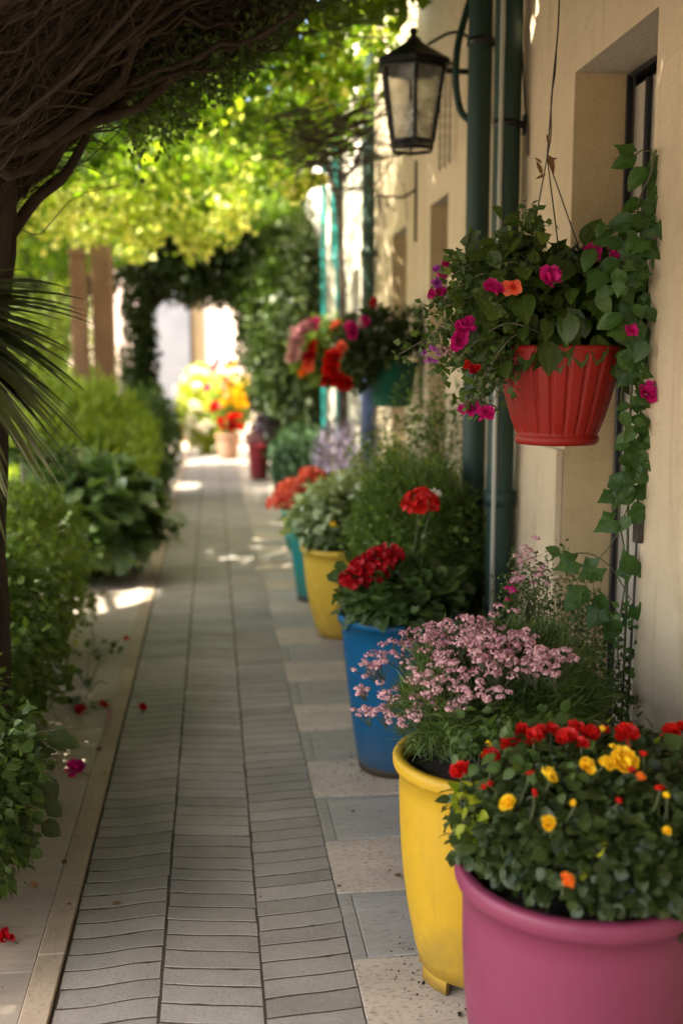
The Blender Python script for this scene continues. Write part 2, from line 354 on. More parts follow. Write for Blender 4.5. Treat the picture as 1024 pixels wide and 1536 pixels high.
# brick rows
mb = MB(); cols = [(-.361, -.140), (-.134, .088), (.093, .303)]
for ci, (xa, xb) in enumerate(cols):
    y = -1.0; pitch = .072; nx = 9; xs = np.linspace(0, 1, nx); g = .0052; prev = None
    while y < 18.6:
        if ci == 0: wav = .020*xs - .013*np.sin(pi*xs)**2*(.6+.4*math.sin(y*2.1)) - .004*np.sin(2*pi*xs)
        elif ci == 1: wav = -.038*xs + .0015*np.sin(2*pi*xs+y)
        else: wav = .022*xs + .0015*np.sin(2*pi*xs+y*3)
        line = y+wav+rng.normal()*.0016+rng.normal()*.0016*(xs-.5)
        if prev is not None:
            X = xa+rng.normal()*.0008+xs*(xb-xa); b_ = .0012; dz = abs(rng.normal())*.0003; tilt = rng.normal()*.0002
            chip = lambda: np.abs(rng.normal(size=nx))*.0005+(rng.random(nx) < .05)*.003
            e0 = prev+g/2+chip(); e1 = line-g/2-chip(); rows = []
            for (yy, z, inset) in ((e0, -.01, 0), (e0, -.0012, 0), (e0+b_, 0, .0008), (e1-b_, 0, .0008), (e1, -.0012, 0), (e1, -.01, 0)):
                xx = X.copy(); xx[0] += inset; xx[-1] -= inset
                rows.append(np.column_stack([xx, yy, np.full(nx, z)+dz+tilt*(xs-.5)*2]))
            mb.add(np.array(rows), grid_faces(6, nx), 0, np.clip(rng.normal(.5, .3), 0, 1), False)
        prev = line; y += pitch*(1+rng.normal()*.02)
o = st(mb.build('path', M_BRICK))
# kerb segments
mb = MB(); y = -1.2
while y < 18.5:
    L = 1.22; box(mb, -.432, -.3685, y+.002, y+L-.002, -.02, .006+rng.normal()*.0008, 0, rng.random(), .003); y += L
st(mb.build('kerb', S_KERB))
mb = MB(); y = -1.0
while y < 18.5:
    L = 1.7; box(mb, -1.15, -.4335, y+.0015, y+L-.0015, -.025, .001, 0, rng.random(), .002); y += L
st(mb.build('pavement', S_CONC))
# right hand slabs
mb = MB(); y = 2.37-.32*11; k = 1
while y < 18:
    L = .318
    for xi, (xa, xb) in enumerate(((.306, .70), (.704, 1.095))):
        light = (k+xi) % 2 == 1
        if light: box(mb, xa, xb, y+.002, y+L-.002, -.02, 0.0+rng.normal()*.0006, 0, rng.random(), .002)
        else:
            box(mb, xa, xa+.036, y+.002, y+L-.002, -.02, -.0005, 1, .25, .0015)
            box(mb, xa+.038, xb, y+L-.03, y+L-.002, -.02, -.0005, 1, .3, .0015)
            box(mb, xa+.038, xb, y+.002, y+L-.032, -.02, 0.0, 1, rng.uniform(.7, 1), .0015)
    y += L+.002; k += 1
st(mb.build('paving', [S_LIGHT, S_SLATE]))
mb = MB(); mb.add([(.303, -1.5, -.015), (1.1, -1.5, -.015), (1.1, 18.5, -.015), (.303, 18.5, -.015)], [(0, 1, 2, 3)]); st(mb.build('paving_bed', M_JOINT))

# ------------------------------------------------------------------ houses on the right
def wall_open(mb, X, y0, y1, z0, z1, ops, dep=.19, mats=(0, 1, 2)):
    ys = sorted({y0, y1, *[q for o in ops for q in o[:2]]}); zs = sorted({z0, z1, *[q for o in ops for q in o[2:4]]})
    for a, b_ in zip(ys, ys[1:]):
        for c, d in zip(zs, zs[1:]):
            if any(o[0] <= a and b_ <= o[1] and o[2] <= c and d <= o[3] for o in ops): continue
            mb.add([(X, a, c), (X, a, d), (X, b_, d), (X, b_, c)], [(0, 1, 2, 3)], mats[0], .5, False)
    for a, b_, c, d in ops:
        mb.add([(X, a, c), (X+dep, a, c), (X+dep, a, d), (X, a, d)], [(0, 1, 2, 3)], mats[1], .5, False)
        mb.add([(X, b_, c), (X, b_, d), (X+dep, b_, d), (X+dep, b_, c)], [(0, 1, 2, 3)], mats[1], .5, False)
        mb.add([(X, a, d), (X+dep, a, d), (X+dep, b_, d), (X, b_, d)], [(0, 1, 2, 3)], mats[2], .5, False)
def body(mb, X, x1, y0, y1, z1, m_=0):
    # the rest of the house behind its street wall
    mb.add([(X, y0, 0), (x1, y0, 0), (x1, y0, z1), (X, y0, z1)], [(0, 1, 2, 3)], m_, .5, False)
    mb.add([(X, y1, 0), (X, y1, z1), (x1, y1, z1), (x1, y1, 0)], [(0, 1, 2, 3)], m_, .5, False)
    mb.add([(x1, y0, 0), (x1, y1, 0), (x1, y1, z1), (x1, y0, z1)], [(0, 1, 2, 3)], m_, .5, False)
    mb.add([(X, y0, z1), (x1, y0, z1), (x1, y1, z1), (X, y1, z1)], [(0, 1, 2, 3)], m_, .5, False)
H1 = thing('house', (1.1, 3.5, 0), 'cream stucco house with deep door recesses beside the hanging baskets', 'house')
ops = [(2.69, 3.314, .02, 2.258), (5.092, 5.514, .02, 2.168), (6.18, 6.683, .02, 2.15)]
mb = MB(); wall_open(mb, 1.1, -3.2, 7.55, -.02, 4.0, ops); body(mb, 1.1, 5, -3.2, 7.55, 4.0)
mb.build('wall', [W_CREAM, W_OCHRE, W_SOFFIT], H1)
mb = MB(); box(mb, 1.072, 1.0985, 3.316, 3.50, .003, 1.12, 0, .5, .004); mb.build('plinth', W_CREAM, H1)
for i, (a, b_, c, d) in enumerate(ops):
    mb = MB(); X = 1.29
    box(mb, X-.03, X+.02, a+.001, a+.045, c, d-.002, 1, .5, .003); box(mb, X-.03, X+.02, b_-(.014 if i == 0 else .03), b_-.001, c, d-.002, 1, .5, .003)
    if i == 0: box(mb, X-.028, X-.012, b_-.165, b_-.145, c+1.35, d-.045, 1, .5, .003)
    box(mb, X-.03, X+.02, a+.046, b_-.031, d-(.018 if i == 0 else .04), d-.002, 1, .5, .003)
    box(mb, X-.01, X+.015, a+.046, b_-(.0145 if i == 0 else .031), c, d-.041, 0, .5, .002)
    w = b_-a
    for zz in ((.2, .95), (1.05, 1.95)): box(mb, X-.016, X-.0105, a+.12, b_-.19, zz[0], zz[1], 0, .5, .002)
    dr = mb.build('door', [M_PANE if i == 0 else M_WOOD, M_IRON if i == 0 else M_NAVY], H1)
    hb = MB(); tube(hb, [(X-.01, a+.1, 1.0), (X-.045, a+.1, 1.0), (X-.05, a+.15, 1.0)], .006, 8)
    h = hb.build('handle', M_IRON, dr); h.location = (0, 0, 0)
mb = MB(); box(mb, 1.0, 5.1, -3.3, 7.54, 4.003, 4.12, 0, .5, .01); mb.build('roof', W_PINK, H1)
H2 = thing('house', (1.1, 9, 0), 'whitish rendered house beyond the dark downpipe with the teal pipe on it', 'house')
mb = MB(); o2 = [(8.3, 8.75, .9, 2.1), (11.3, 11.9, .9, 2.2)]; wall_open(mb, 1.12, 7.553, 16.3, -.02, 4.6, o2); body(mb, 1.12, 5, 7.553, 16.3, 4.6)
mb.build('wall', [W_PALE, W_PALE, W_PALE], H2)
for a, b_, c, d in o2:
    mb = MB(); box(mb, 1.27, 1.3, a, b_, c, d, 0, .5, .003); box(mb, 1.255, 1.269, (a+b_)/2-.02, (a+b_)/2+.02, c+.01, d-.01, 1); mb.build('window', [M_NAVY, M_DOOR], H2)
mb = MB(); box(mb, 1.05, 5.1, 7.56, 16.35, 4.603, 4.72, 0, .5, .01); mb.build('roof', W_PINK, H2)
# far end: sunlit house turned towards the light, and a blue-grey walled house
H3 = thing('house', (.2, 19.4, 0), 'sunlit pinkish white house closing the far end of the path', 'house')
mb = MB()
c0 = np.array([-.33, 19.2]); d1 = np.array([.82, -.57]); e1 = c0+d1*3.2; bk = c0+np.array([-.06, 5])
def quadw(p, q, z0, z1, m_): mb.add([(*p, z0), (*q, z0), (*q, z1), (*p, z1)], [(0, 1, 2, 3)], m_, .5, False)
cp = c0+np.array([.2, -.02]); quadw(c0, cp, 0, 5.5, 1); quadw(cp, cp+d1*3.4, 0, 5.5, 0); quadw(bk, c0, 0, 5.5, 0); quadw(cp+d1*3.4, bk+[3, 0], 0, 5.5, 0); quadw(bk+[3, 0], bk, 0, 5.5, 0)
mb.add([(*c0, 5.5), (*cp, 5.5), (*(cp+d1*3.4), 5.5), (*(bk+[3, 0]), 5.5), (*bk, 5.5)], [(0, 1, 2, 3, 4)], 0, .5, False)
mb.build('wall', [W_PINK, W_OCHRE], H3)
mb = MB(); wv = cp+d1*1.4
mb.add([(*(wv+[-.01, -.012]), 1.0), (*(wv+d1*.7+[-.01, -.012]), 1.0), (*(wv+d1*.7+[-.01, -.012]), 2.2), (*(wv+[-.01, -.012]), 2.2)], [(0, 1, 2, 3)], 0, .5, False); mb.build('window', M_WOOD, H3)
H4 = thing('house', (-3, 20, 0), 'pale rendered house seen between the garden posts with blue grey gate wall', 'house')
mb = MB(); box(mb, -12, -1.0, 19.6, 25, -.02, 4.8, 0, .5, .02); box(mb, -.998, -.36, 19.0, 24, -.02, 2.9, 1, .5, .02)
mb.build('wall', [W_PINK, W_GREY], H4)
for x in (-8, -5.4): mb = MB(); box(mb, x, x+.9, 19.56, 19.598, 1.0, 2.5, 0, .5, .01); mb.build('window', M_DOOR, H4)

# ------------------------------------------------------------------ pipes and fittings
def pipe(name, pts, r, m_, label, cat, n=None, sides=20, collars=(), cr=1.18, sm=16):
    p = spline(pts, sm) if len(pts) > 2 else np.linspace(pts[0], pts[1], 8)
    mb = MB(); tube(mb, p, r, sides)
    t = thing(name, p[-1] if p[-1][2] < p[0][2] else p[0], label, cat)
    mb.build('pipe_tube', m_, t)
    for z in collars:
        cb = MB(); x, y = p[0][0], p[0][1]
        lathe(cb, [(r*1.01, z-.03), (r*cr, z-.028), (r*cr, z+.028), (r*1.01, z+.03)], sides, (x, y, 0)); cb.build('collar', m_, t)
    return t
def clamp(t, x, y, z, r, wallx=1.099):
    mb = MB(); lathe(mb, [(r*1.02, z-.012), (r*1.12, z-.012), (r*1.12, z+.012), (r*1.02, z+.012)], 20, (x, y, 0))
    box(mb, x+r*.9, wallx, y-.008, y+.008, z-.012, z+.012, 0, .5, .002); box(mb, wallx-.006, wallx, y-.02, y+.02, z-.035, z+.035, 0, .5, .002)
    mb.build('clamp', M_IRON, t)
t = pipe('downpipe', [(1.035, 3.84, 3.95), (1.035, 3.84, 0.0)], .048, M_PIPE, 'dark green downpipe nearest the red hanging basket, pale stripe along it', 'downpipe', collars=(.9, 2.9)); clamp(t, 1.035, 3.84, 2.214, .044); clamp(t, 1.035, 3.84, .5, .044)
t = pipe('downpipe', [(1.035, 4.25, 3.95), (1.035, 4.25, 0.0)], .046, M_PIPE, 'dark green downpipe just behind the pale stripe, second from the red basket', 'downpipe', collars=(1.6,)); clamp(t, 1.035, 4.25, 2.6, .046)
t = pipe('stripe', [(1.002, 3.80, 3.9), (1.002, 3.795, 0.0)], .0085, M_STRIPE, 'thin pale grey stripe running down the front of the green downpipe', 'stripe', sides=10)  # slim pale grey tube set along the front of the downpipe
tb = MB(); tube(tb, spline([at(706, 183, 4.33), at(690, 165, 4.4), at(683, 120, 4.4), at(686, 70, 4.4), at(697, 25, 4.42), (1.07, 4.45, 2.95), (1.09, 4.46, 3.3)], 24), .014, 10)
tube(tb, [at(706, 183, 4.33), (1.07, 4.33, at(706, 185, 4.33)[2]), (1.099, 4.33, at(706, 185, 4.33)[2])], .014, 10)
tag(tb.build('bent_pipe', M_PIPE), 'bent dark green pipe curving from the wall beside the black lantern', 'pipe')
tb = MB(); tube(tb, spline([(1.093, 3.9, 2.6), (1.09, 3.86, 2.45), (1.085, 3.8, 2.3), (1.092, 3.78, 2.2), (1.095, 3.78, 2.1)], 14), .0035, 6)
tag(tb.build('cable', M_WIRE), 'short dark cable looping down behind the downpipe clamp', 'cable')
t = pipe('downpipe', [(1.035, 7.25, 4.6), (1.035, 7.25, 0.0)], .044, M_PIPE, 'tall dark downpipe on the house corner above the green basket', 'downpipe', collars=(2.1,))
mb = MB(); lathe(mb, [(.047, .02), (.05, .03), (.05, 1.33), (.047, 1.34)], 20, (1.035, 7.25, 0)); mb.build('lower_sleeve', M_NAVY, t)
t = pipe('downpipe', [(1.06, 9.45, 4.4), (1.06, 9.45, 2.45), (1.06, 9.2, 2.15), (1.06, 9.15, 1.9), (1.06, 9.15, 0.0)], .032, M_TEALP, 'bright teal downpipe with a kink on the whitish house', 'downpipe', sm=30)
t = pipe('downpipe', [(1.06, 9.0, 3.6), (1.06, 9.0, 0.0)], .022, M_IRON, 'thin black pipe just in front of the teal downpipe', 'downpipe', sides=10)
t = pipe('downpipe', [(1.06, 10.4, 4.4), (1.06, 10.4, 0.0)], .025, M_TEALP, 'farther teal downpipe beside the tall dark climbing hedge', 'downpipe')
# bracket for the green basket
ar = thing('wall_bracket', (1.1, 5.88, 2.26), 'black iron wall bracket holding up the green hanging basket', 'bracket')
mb = MB(); box(mb, 1.088, 1.0985, 5.87, 5.892, 2.03, 2.45, 0, .5, .002); mb.build('back_plate', M_IRON, ar)
mb = MB(); tube(mb, spline([(1.09, 5.88, 2.30), (1.03, 5.88, 2.262), (.97, 5.88, 2.262), (.88, 5.88, 2.265)], 12), .007, 8); mb.build('arm', M_IRON, ar)
# hanging chain
ch = MB(); z0 = 2.70
cx, cy = at(667, 190, 4.95)[:2]
for s in range(3):
    z = z0
    while z > 2.24+.02*s:
        a = np.linspace(0, 2*pi, 8, endpoint=False); k = int(round(z/.012)) % 2
        x = cx+(s-1)*.022; dx = np.cos(a)*.007; dz = np.sin(a)*.011
        p = np.column_stack([x+(dx if k else 0*dx), cy+(0*dx if k else dx), z+dz]); p = np.vstack([p, p[:1]])
        tube(ch, p, .0022, 4, 0, rng.random(), False); z -= .0155
box(ch, cx-.04, cx+.04, cy-.006, cy+.006, 2.70, 2.712, 0); tube(ch, [(cx, cy, 2.706), (1.095, cy, 2.706)], .006, 6)
tag(ch.build('chain', M_RUST), 'rusty brown triple chain hanging on the wall behind the lantern', 'chain')

# ------------------------------------------------------------------ lantern
lc = at(619, 140, 4.55); LX, LY = lc[0], lc[1]
ln = thing('wall_lantern', (LX, LY, 2.28), 'black hexagonal wall lantern with glass panes on an iron arm', 'lantern')
def hexv(r, z, rot=.42): return [(LX+r*math.cos(rot+i*pi/3), LY+r*math.sin(rot+i*pi/3), z) for i in range(6)]
zt, zb = at(619, 97, 4.55)[2], at(619, 214, 4.55)[2]
za = at(619, 58, 4.55)[2]
mb = MB(); rs = [(.163, zt-.014), (.163, zt+.006), (.15, zt+.012), (.075, (zt+za)/2+.008), (.032, za-.012), (.03, za)]
v = np.array([hexv(r, z) for r, z in rs]); mb.add(v, grid_faces(len(rs), 6, True), 0, .5, False); mb.add(v[-1], [range(6)], 0, .5, False); mb.add(v[0], [list(range(6))[::-1]], 0, .5, False)
mb.build('lantern_roof', M_IRON, ln)
mb = MB(); lathe(mb, [(.001, za+.045), (.012, za+.04), (.018, za+.028), (.012, za+.014), (.02, za+.006), (.02, za)], 12, (LX, LY, 0)); mb.build('finial', M_IRON, ln)
mb = MB(); tp = hexv(.138, zt-.014); bt = hexv(.094, zb)
for i in range(6): tube(mb, [tp[i], bt[i]], .0075, 6)
for rr, zz in ((.138, zt-.02), (.094, zb), (.088, zb-.028)):
    h = hexv(rr, zz); tube(mb, h+[h[0]], .0075, 6)
h = hexv(.088, zb-.028)
for i in range(6): tube(mb, [hexv(.092, zb)[i], h[i]], .005, 5)
mb.build('lantern_frame', M_IRON, ln)
for i in range(6):
    mb = MB(); j = (i+1) % 6; mb.add([tp[i], tp[j], bt[j], bt[i]], [(0, 1, 2, 3)], 0, .5, False)
    q = [np.array(p)*.99+np.array([LX, LY, p[2]])*.01 for p in (tp[i], tp[j], bt[j], bt[i])]; mb.add([(p[0]*.985+LX*.015, p[1]*.985+LY*.015, p[2]) for p in q], [(3, 2, 1, 0)], 0, .5, False)
    mb.build('glass_pane', M_GLASS, ln)
mb = MB(); lathe(mb, [(.001, zb-.004), (.085, zb-.004), (.085, zb+.004), (.03, zb+.01), (.02, zb+.06), (.016, zb+.065), (.001, zb+.066)], 16, (LX, LY, 0)); mb.build('lamp_holder', M_IRON, ln)
mb = MB(); lathe(mb, [(.014, zb+.066), (.03, zb+.1), (.034, zb+.13), (.022, zb+.16), (.001, zb+.17)], 16, (LX, LY, 0)); mb.build('bulb', M_GLASS, ln)
mb = MB(); tube(mb, [(LX+.14, LY, zt-.02), (1.095, LY, zt-.02)], .012, 8); tube(mb, spline([(LX+.06, LY, za-.02), (LX+.16, LY, za+.03), (1.06, LY, za+.01), (1.09, LY, zt+.03)], 12), .006, 6)
box(mb, 1.085, 1.0985, LY-.03, LY+.03, zt-.14, zt+.1, 0, .5, .003); mb.build('arm', M_IRON, ln)

# ------------------------------------------------------------------ plants
def crown_pts(c, r, n, clumps=24, spread=.28, shell=.55, zbias=0.0):
    c = np.array(c, float); r = np.array(r, float)
    d = rdir(clumps); rad = rng.uniform(shell, 1, clumps)**.7
    k = d*rad[:, None]*(1-spread*.6); k[:, 2] += zbias*rng.random(clumps)
    i = rng.integers(0, clumps, n)
    p = k[i]+rng.normal(size=(n, 3))*spread*np.array([1, 1, .8])
    L = np.linalg.norm(p, axis=1); lim = rng.uniform(.84, 1.16, clumps)[i]*rng.uniform(.95, 1.06, n); p = p*np.minimum(1, lim/np.maximum(L, 1e-6))[:, None]
    tc = rng.random(clumps)[i]
    out = nrm(p+rng.normal(size=(n, 3))*.25)
    return c+p*r, out, tc, c+k*r
def foliage(mb, c, r, n, size, T=T_LO, clumps=24, spread=.28, shell=.55, zmin=.02, droop=.25, tb=.45, wid=1.0, up=.5, keep=None, zbias=0., mat=0):
    P, O, tc, K = crown_pts(c, r, n, clumps, spread, shell, zbias)
    k = P[:, 2] > zmin
    if keep is not None: k &= keep(P)
    P, O, tc = P[k], O[k], tc[k]; m = len(P)
    D = nrm(O*.8+rdir(m)*.65+np.array([0, 0, -droop])); N = nrm(np.array([0, 0, up])+O*.4+rdir(m)*.45)
    S = size*rng.uniform(.55, 1.25, m)
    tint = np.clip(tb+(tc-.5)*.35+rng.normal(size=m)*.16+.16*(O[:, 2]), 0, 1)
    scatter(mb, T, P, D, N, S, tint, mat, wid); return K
def stems(mb, base, K, r=.006, wig=.05, mat=0, n=8, sides=5):
    for k in K:
        b0 = np.array(base)+rng.normal(size=3)*[.03, .03, 0]; mid = b0*.45+np.array(k)*.55+rng.normal(size=3)*wig+[0, 0, .03]
        tube(mb, spline([b0, mid, k], n), np.linspace(r, r*.35, n), sides, mat, rng.random(), False)
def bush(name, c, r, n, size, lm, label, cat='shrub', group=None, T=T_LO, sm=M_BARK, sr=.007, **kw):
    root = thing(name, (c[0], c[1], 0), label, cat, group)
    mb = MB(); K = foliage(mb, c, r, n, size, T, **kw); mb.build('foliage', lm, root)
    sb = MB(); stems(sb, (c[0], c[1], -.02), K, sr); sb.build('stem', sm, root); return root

def rosette(mb, p, r, n=18, up=(0, 0, 1), tint=.5, open_=.6, mat=0):
    p = np.array(p); up = nrm(np.array(up, float)); a = np.cross(up, [.3, .5, .2]); a /= np.linalg.norm(a); b_ = np.cross(up, a)
    ph = np.arange(n)*2.399+rng.random()*6; lay = np.sqrt(np.arange(n)/n)
    rad = np.cos(ph)[:, None]*a+np.sin(ph)[:, None]*b_
    D = nrm(rad*(lay*open_+.12)[:, None]+up*(1.05-lay*.9)[:, None]+rng.normal(size=(n, 3))*.14)
    N = nrm(up*.6-rad*(1-lay)[:, None]*.8+rng.normal(size=(n, 3))*.2)
    P = p+rad*(lay*r*.22)[:, None]
    scatter(mb, T_PETAL, P, D, N, r*rng.uniform(.8, 1.1, n), np.clip(tint+rng.normal(size=n)*.2, 0, 1), mat)
def umbel(mb, p, r, n=50, fs=.013, up=(0, 0, 1), T=T_PETAL, tint=.5, flat=.75, mat=0):
    d = rdir(n); d[:, 2] = np.abs(d[:, 2])*1.0-.25; d = nrm(d)
    P = np.array(p)+d*np.array([r, r, r*flat])*rng.uniform(.85, 1.05, (n, 1))
    for k in range(4):
        t = nrm(np.cross(d, rdir(n))); scatter(mb, T, P, nrm(t+d*.35), d+rdir(n)*.2, fs*rng.uniform(.8, 1.2, n), np.clip(tint+rng.normal(size=n)*.25, 0, 1), mat)
def flower(parent, kind, p, r, m_, stem_from=None, **kw):
    mb = MB()
    if kind == 'ros': rosette(mb, p, r, **kw)
    else: umbel(mb, p, r, **kw)
    if stem_from is not None:
        s0 = np.array(stem_from); tube(mb, spline([s0, (s0+np.array(p))/2+[0, 0, .02], np.array(p)-[0, 0, r*.2]], 7), .0025, 5, 1, .5, False)
    return mb.build('flower', [m_, M_STEM], parent)

def pot(root, c, rt, rb, h, m_, lip=.02, seg=64, feet=False, base=None, belly=.0, soilz=.035):
    z0 = c[2] if len(c) > 2 else 0
    f0 = .03 if feet else .002
    ts = np.linspace(0, 1, 10); prof = [(rb*.9, f0), (rb, f0+.004)]
    for t in ts[1:]: prof.append((rb+(rt-rb)*(t**.8)+belly*math.sin(pi*t), f0+t*(h-lip*1.3-f0)))
    rl = rt+lip*.55
    prof += [(rl-.004, h-lip*1.25), (rl, h-lip*.9), (rl+.001, h-lip*.35), (rl-.003, h-lip*.08), (rl-.008, h), (rt-.006, h-.001), (rt-.011, h-.006), (rt-.014, h-.05), (rt-.02, h-soilz-.03)]
    mb = MB(); lathe(mb, prof, seg, (c[0], c[1], z0))
    if feet:
        for k in range(6):
            a = np.linspace(k*pi/3+.15, k*pi/3+.75, 7); ring = []
            for rr, zz in ((rb*.985, .038), (rb*1.0, .03), (rb*1.01, .003), (rb*.93, .0), (rb*.9, .03)):
                ring.append(np.column_stack([c[0]+rr*np.cos(a), c[1]+rr*np.sin(a), np.full(7, zz)]))
            mb.add(np.array(ring), grid_faces(5, 7)[:, ::-1])
            for e in (0, -1): mb.add(np.array(ring)[:, e], [(0, 1, 2, 3, 4)])
    else:
        lathe(mb, [(rb*.9, .002), (rb*.3, .004)], seg, (c[0], c[1], z0))
    if feet: lathe(mb, [(rb*.92, .031), (rb*.3, .031)], seg, (c[0], c[1], z0))
    mb.build('pot', m_, root)
    if base is not None:
        bb = MB(); lathe(bb, [(rb*.8, .0005), (rb*1.02, .001), (rb*1.045, .02), (rb*1.03, .028)], 40, (c[0], c[1], z0)); bb.build('pot_base', base, root)
    sb = MB(); a = np.linspace(0, 2*pi, 24, endpoint=False); rr = np.linspace(1, .02, 6)
    rs_ = (rt-.016)
    v = np.array([np.column_stack([c[0]+rs_*q*np.cos(a), c[1]+rs_*q*np.sin(a), z0+h-soilz+rng.normal(size=24)*.004*(q < .99)+.012*(1-q)]) for q in rr])
    sb.add(v, grid_faces(6, 24, True)); 
    n = 90; aa = rng.random(n)*2*pi; q = rng.random(n)**.5*.95
    P = np.column_stack([c[0]+rs_*q*np.cos(aa), c[1]+rs_*q*np.sin(aa), np.full(n, z0+h-soilz+.004)])
    scatter(sb, T_ROUND, P, rdir(n), rdir(n), rng.uniform(.006, .016, n), rng.random(n))
    sb.build('soil', M_SOIL, root)

# A. pink pot
c = (.675, 1.87); PA = thing('potted_flowers', (*c, 0), 'large magenta pink pot of dense dark leaves with red and yellow blooms, nearest', 'potted plant', 'plastic pots in a row along the wall')
pot(PA, c, .22, .185, .46, P_PINK, .03, belly=.010)
EA = ((.735, 1.90, .545), (.265, .27, .13))
mb = MB(); K = foliage(mb, EA[0], EA[1], 9500, .027, T_OVAL, clumps=60, spread=.2, zmin=.46, tb=.4, wid=1.25)
K2 = foliage(mb, (.86, 1.78, .52), (.15, .15, .17), 1400, .036, T_OVAL, clumps=20, zmin=.3, tb=.4, wid=1.25)
K2 = foliage(mb, (.50, 1.93, .52), (.065, .12, .09), 420, .028, T_OVAL, clumps=14, spread=.4, zmin=.42, tb=.5, wid=1.2)
mb.build('foliage', L_DARK, PA); sb = MB(); stems(sb, (.66, 1.87, .44), K, .004, .02); sb.build('stem', M_STEM, PA)
mb = MB(); foliage(mb, (.475, 1.90, .56), (.03, .06, .05), 90, .03, T_OVAL, clumps=8, spread=.5, tb=.6); mb.build('foliage', L_YEL, PA)
mb = MB(); foliage(mb, (.62, 1.95, .675), (.16, .2, .02), 260, .028, T_OVAL, clumps=30, spread=.3, tb=.4); mb.build('foliage', L_MID, PA)
for (x, y, r) in [(692, 1158, 17), (735, 1138, 17), (765, 1115, 18), (785, 1103, 20), (810, 1100, 18), (826, 1098, 16), (800, 1112, 18), (850, 1112, 18), (862, 1096, 16), (885, 1104, 17), (905, 1098, 12), (938, 1106, 19), (1008, 1100, 18), (1022, 1094, 16), (872, 1118, 12)]:
    p = on_ell(x, y, *EA, 1.2); p = p if p[1] < 2.2 else at(x, y, 2.0); flower(PA, 'ros', p, r/900*rng.uniform(.8, 1.15), F_RED, p-[0, 0, .07], n=int(rng.integers(14, 24)), up=(rng.normal()*.5-.1, -.4, 1), open_=rng.uniform(.7, 1.1))
for (x, y, r, fm) in [(820, 1166, 17, F_YEL), (878, 1150, 15, F_YEL), (932, 1146, 24, F_YEL), (908, 1150, 13, F_YEL), (762, 1206, 14, F_YEL), (822, 1237, 14, F_YEL), (1000, 1248, 8, F_YEL), (958, 1167, 11, F_ORG), (850, 1322, 10, F_ORG)]:
    p = on_ell(x, y, *EA, 1.2); flower(PA, 'ros', p, r/950*rng.uniform(.85, 1.15), fm, p+[.01, .05, -.05], n=int(rng.integers(14, 24)), up=(rng.normal()*.5, -.5, .8), open_=rng.uniform(.8, 1.15))

mb = MB(); P, O, tc, K3 = crown_pts(*EA, 46, 20, .3, .9); scatter(mb, T_OVAL, P, O, rdir(46), rng.uniform(.018, .03, 46), rng.random(46), 0, 1.1); mb.build('yellowed_leaves', L_YEL, PA)
for i in range(16):
    q = on_ell(rng.uniform(720, 1015), rng.uniform(1110, 1230), *EA, 1.1); mb = MB(); tip = q+np.array([rng.normal()*.01, -.005, rng.uniform(.01, .035)])
    tube(mb, spline([q+[0, .04, -.05], q, tip], 6), .0016, 5, 1, .5, False); rosette(mb, tip, .009, 7, (rng.normal()*.3, -.2, 1), .4, .25); mb.build('bud', [F_RED if i % 2 else F_YEL, M_STEM], PA)
# B. yellow footed pot with pink haze
c = (.598, 2.29); PB = thing('potted_flowers', (*c, 0), 'tall yellow footed pot with feathery green and hazy pale pink blooms', 'potted plant', 'plastic pots in a row along the wall')
pot(PB, c, .195, .145, .525, P_YEL, .026, feet=True, belly=.012)
def feathery(mb, c, r, n, L=.05, clumps=30, spread=.25, shell=.4, zmin=.0, tb=.45, wid=1.0, mat=0, up=1.2):
    P, O, tc, K = crown_pts(c, r, n, clumps, spread, shell); k = P[:, 2] > zmin; P, O, tc = P[k], O[k], tc[k]; m_ = len(P)
    D = nrm(O*.8+rdir(m_)*.5+np.array([0, 0, up])); scatter(mb, T_FIL, P, D, rdir(m_), L*rng.uniform(.5, 1.4, m_), np.clip(tb+(tc-.5)*.4+rng.normal(size=m_)*.18, 0, 1), mat, wid); return K
EB = ((.665, 2.38, .635), (.235, .2, .15))
mb = MB(); K = feathery(mb, EB[0], EB[1], 42000, .030, 110, .13, .3, .53, .45, up=.35, wid=1.1)
feathery(mb, (.49, 2.29, .62), (.09, .1, .10), 4000, .028, 30, .25, .3, .54, .6, up=.2)
mb.build('foliage', L_MID, PB); sb = MB(); stems(sb, (.60, 2.3, .48), K, .003, .02); sb.build('stem', M_STEM, PB)
cl = [(570, 985, 22), (600, 965, 24), (640, 950, 22), (560, 1000, 14), (545, 1035, 10), (550, 1068, 13), (575, 1065, 16), (590, 1040, 20), (600, 1075, 16), (625, 1015, 24), (655, 1000, 26), (670, 975, 26), (690, 950, 28), (715, 935, 26), (740, 935, 24), (705, 970, 28), (740, 965, 28), (770, 960, 24), (675, 1025, 24), (640, 1045, 20), (710, 1005, 24), (745, 1000, 26), (785, 985, 24), (815, 980, 22), (845, 985, 20), (800, 1000, 18), (760, 985, 22), (735, 1035, 18), (690, 1055, 16), (650, 1020, 18), (830, 1010, 14), (700, 1040, 14), (620, 1070, 12), (785, 955, 18), (655, 950, 18)]
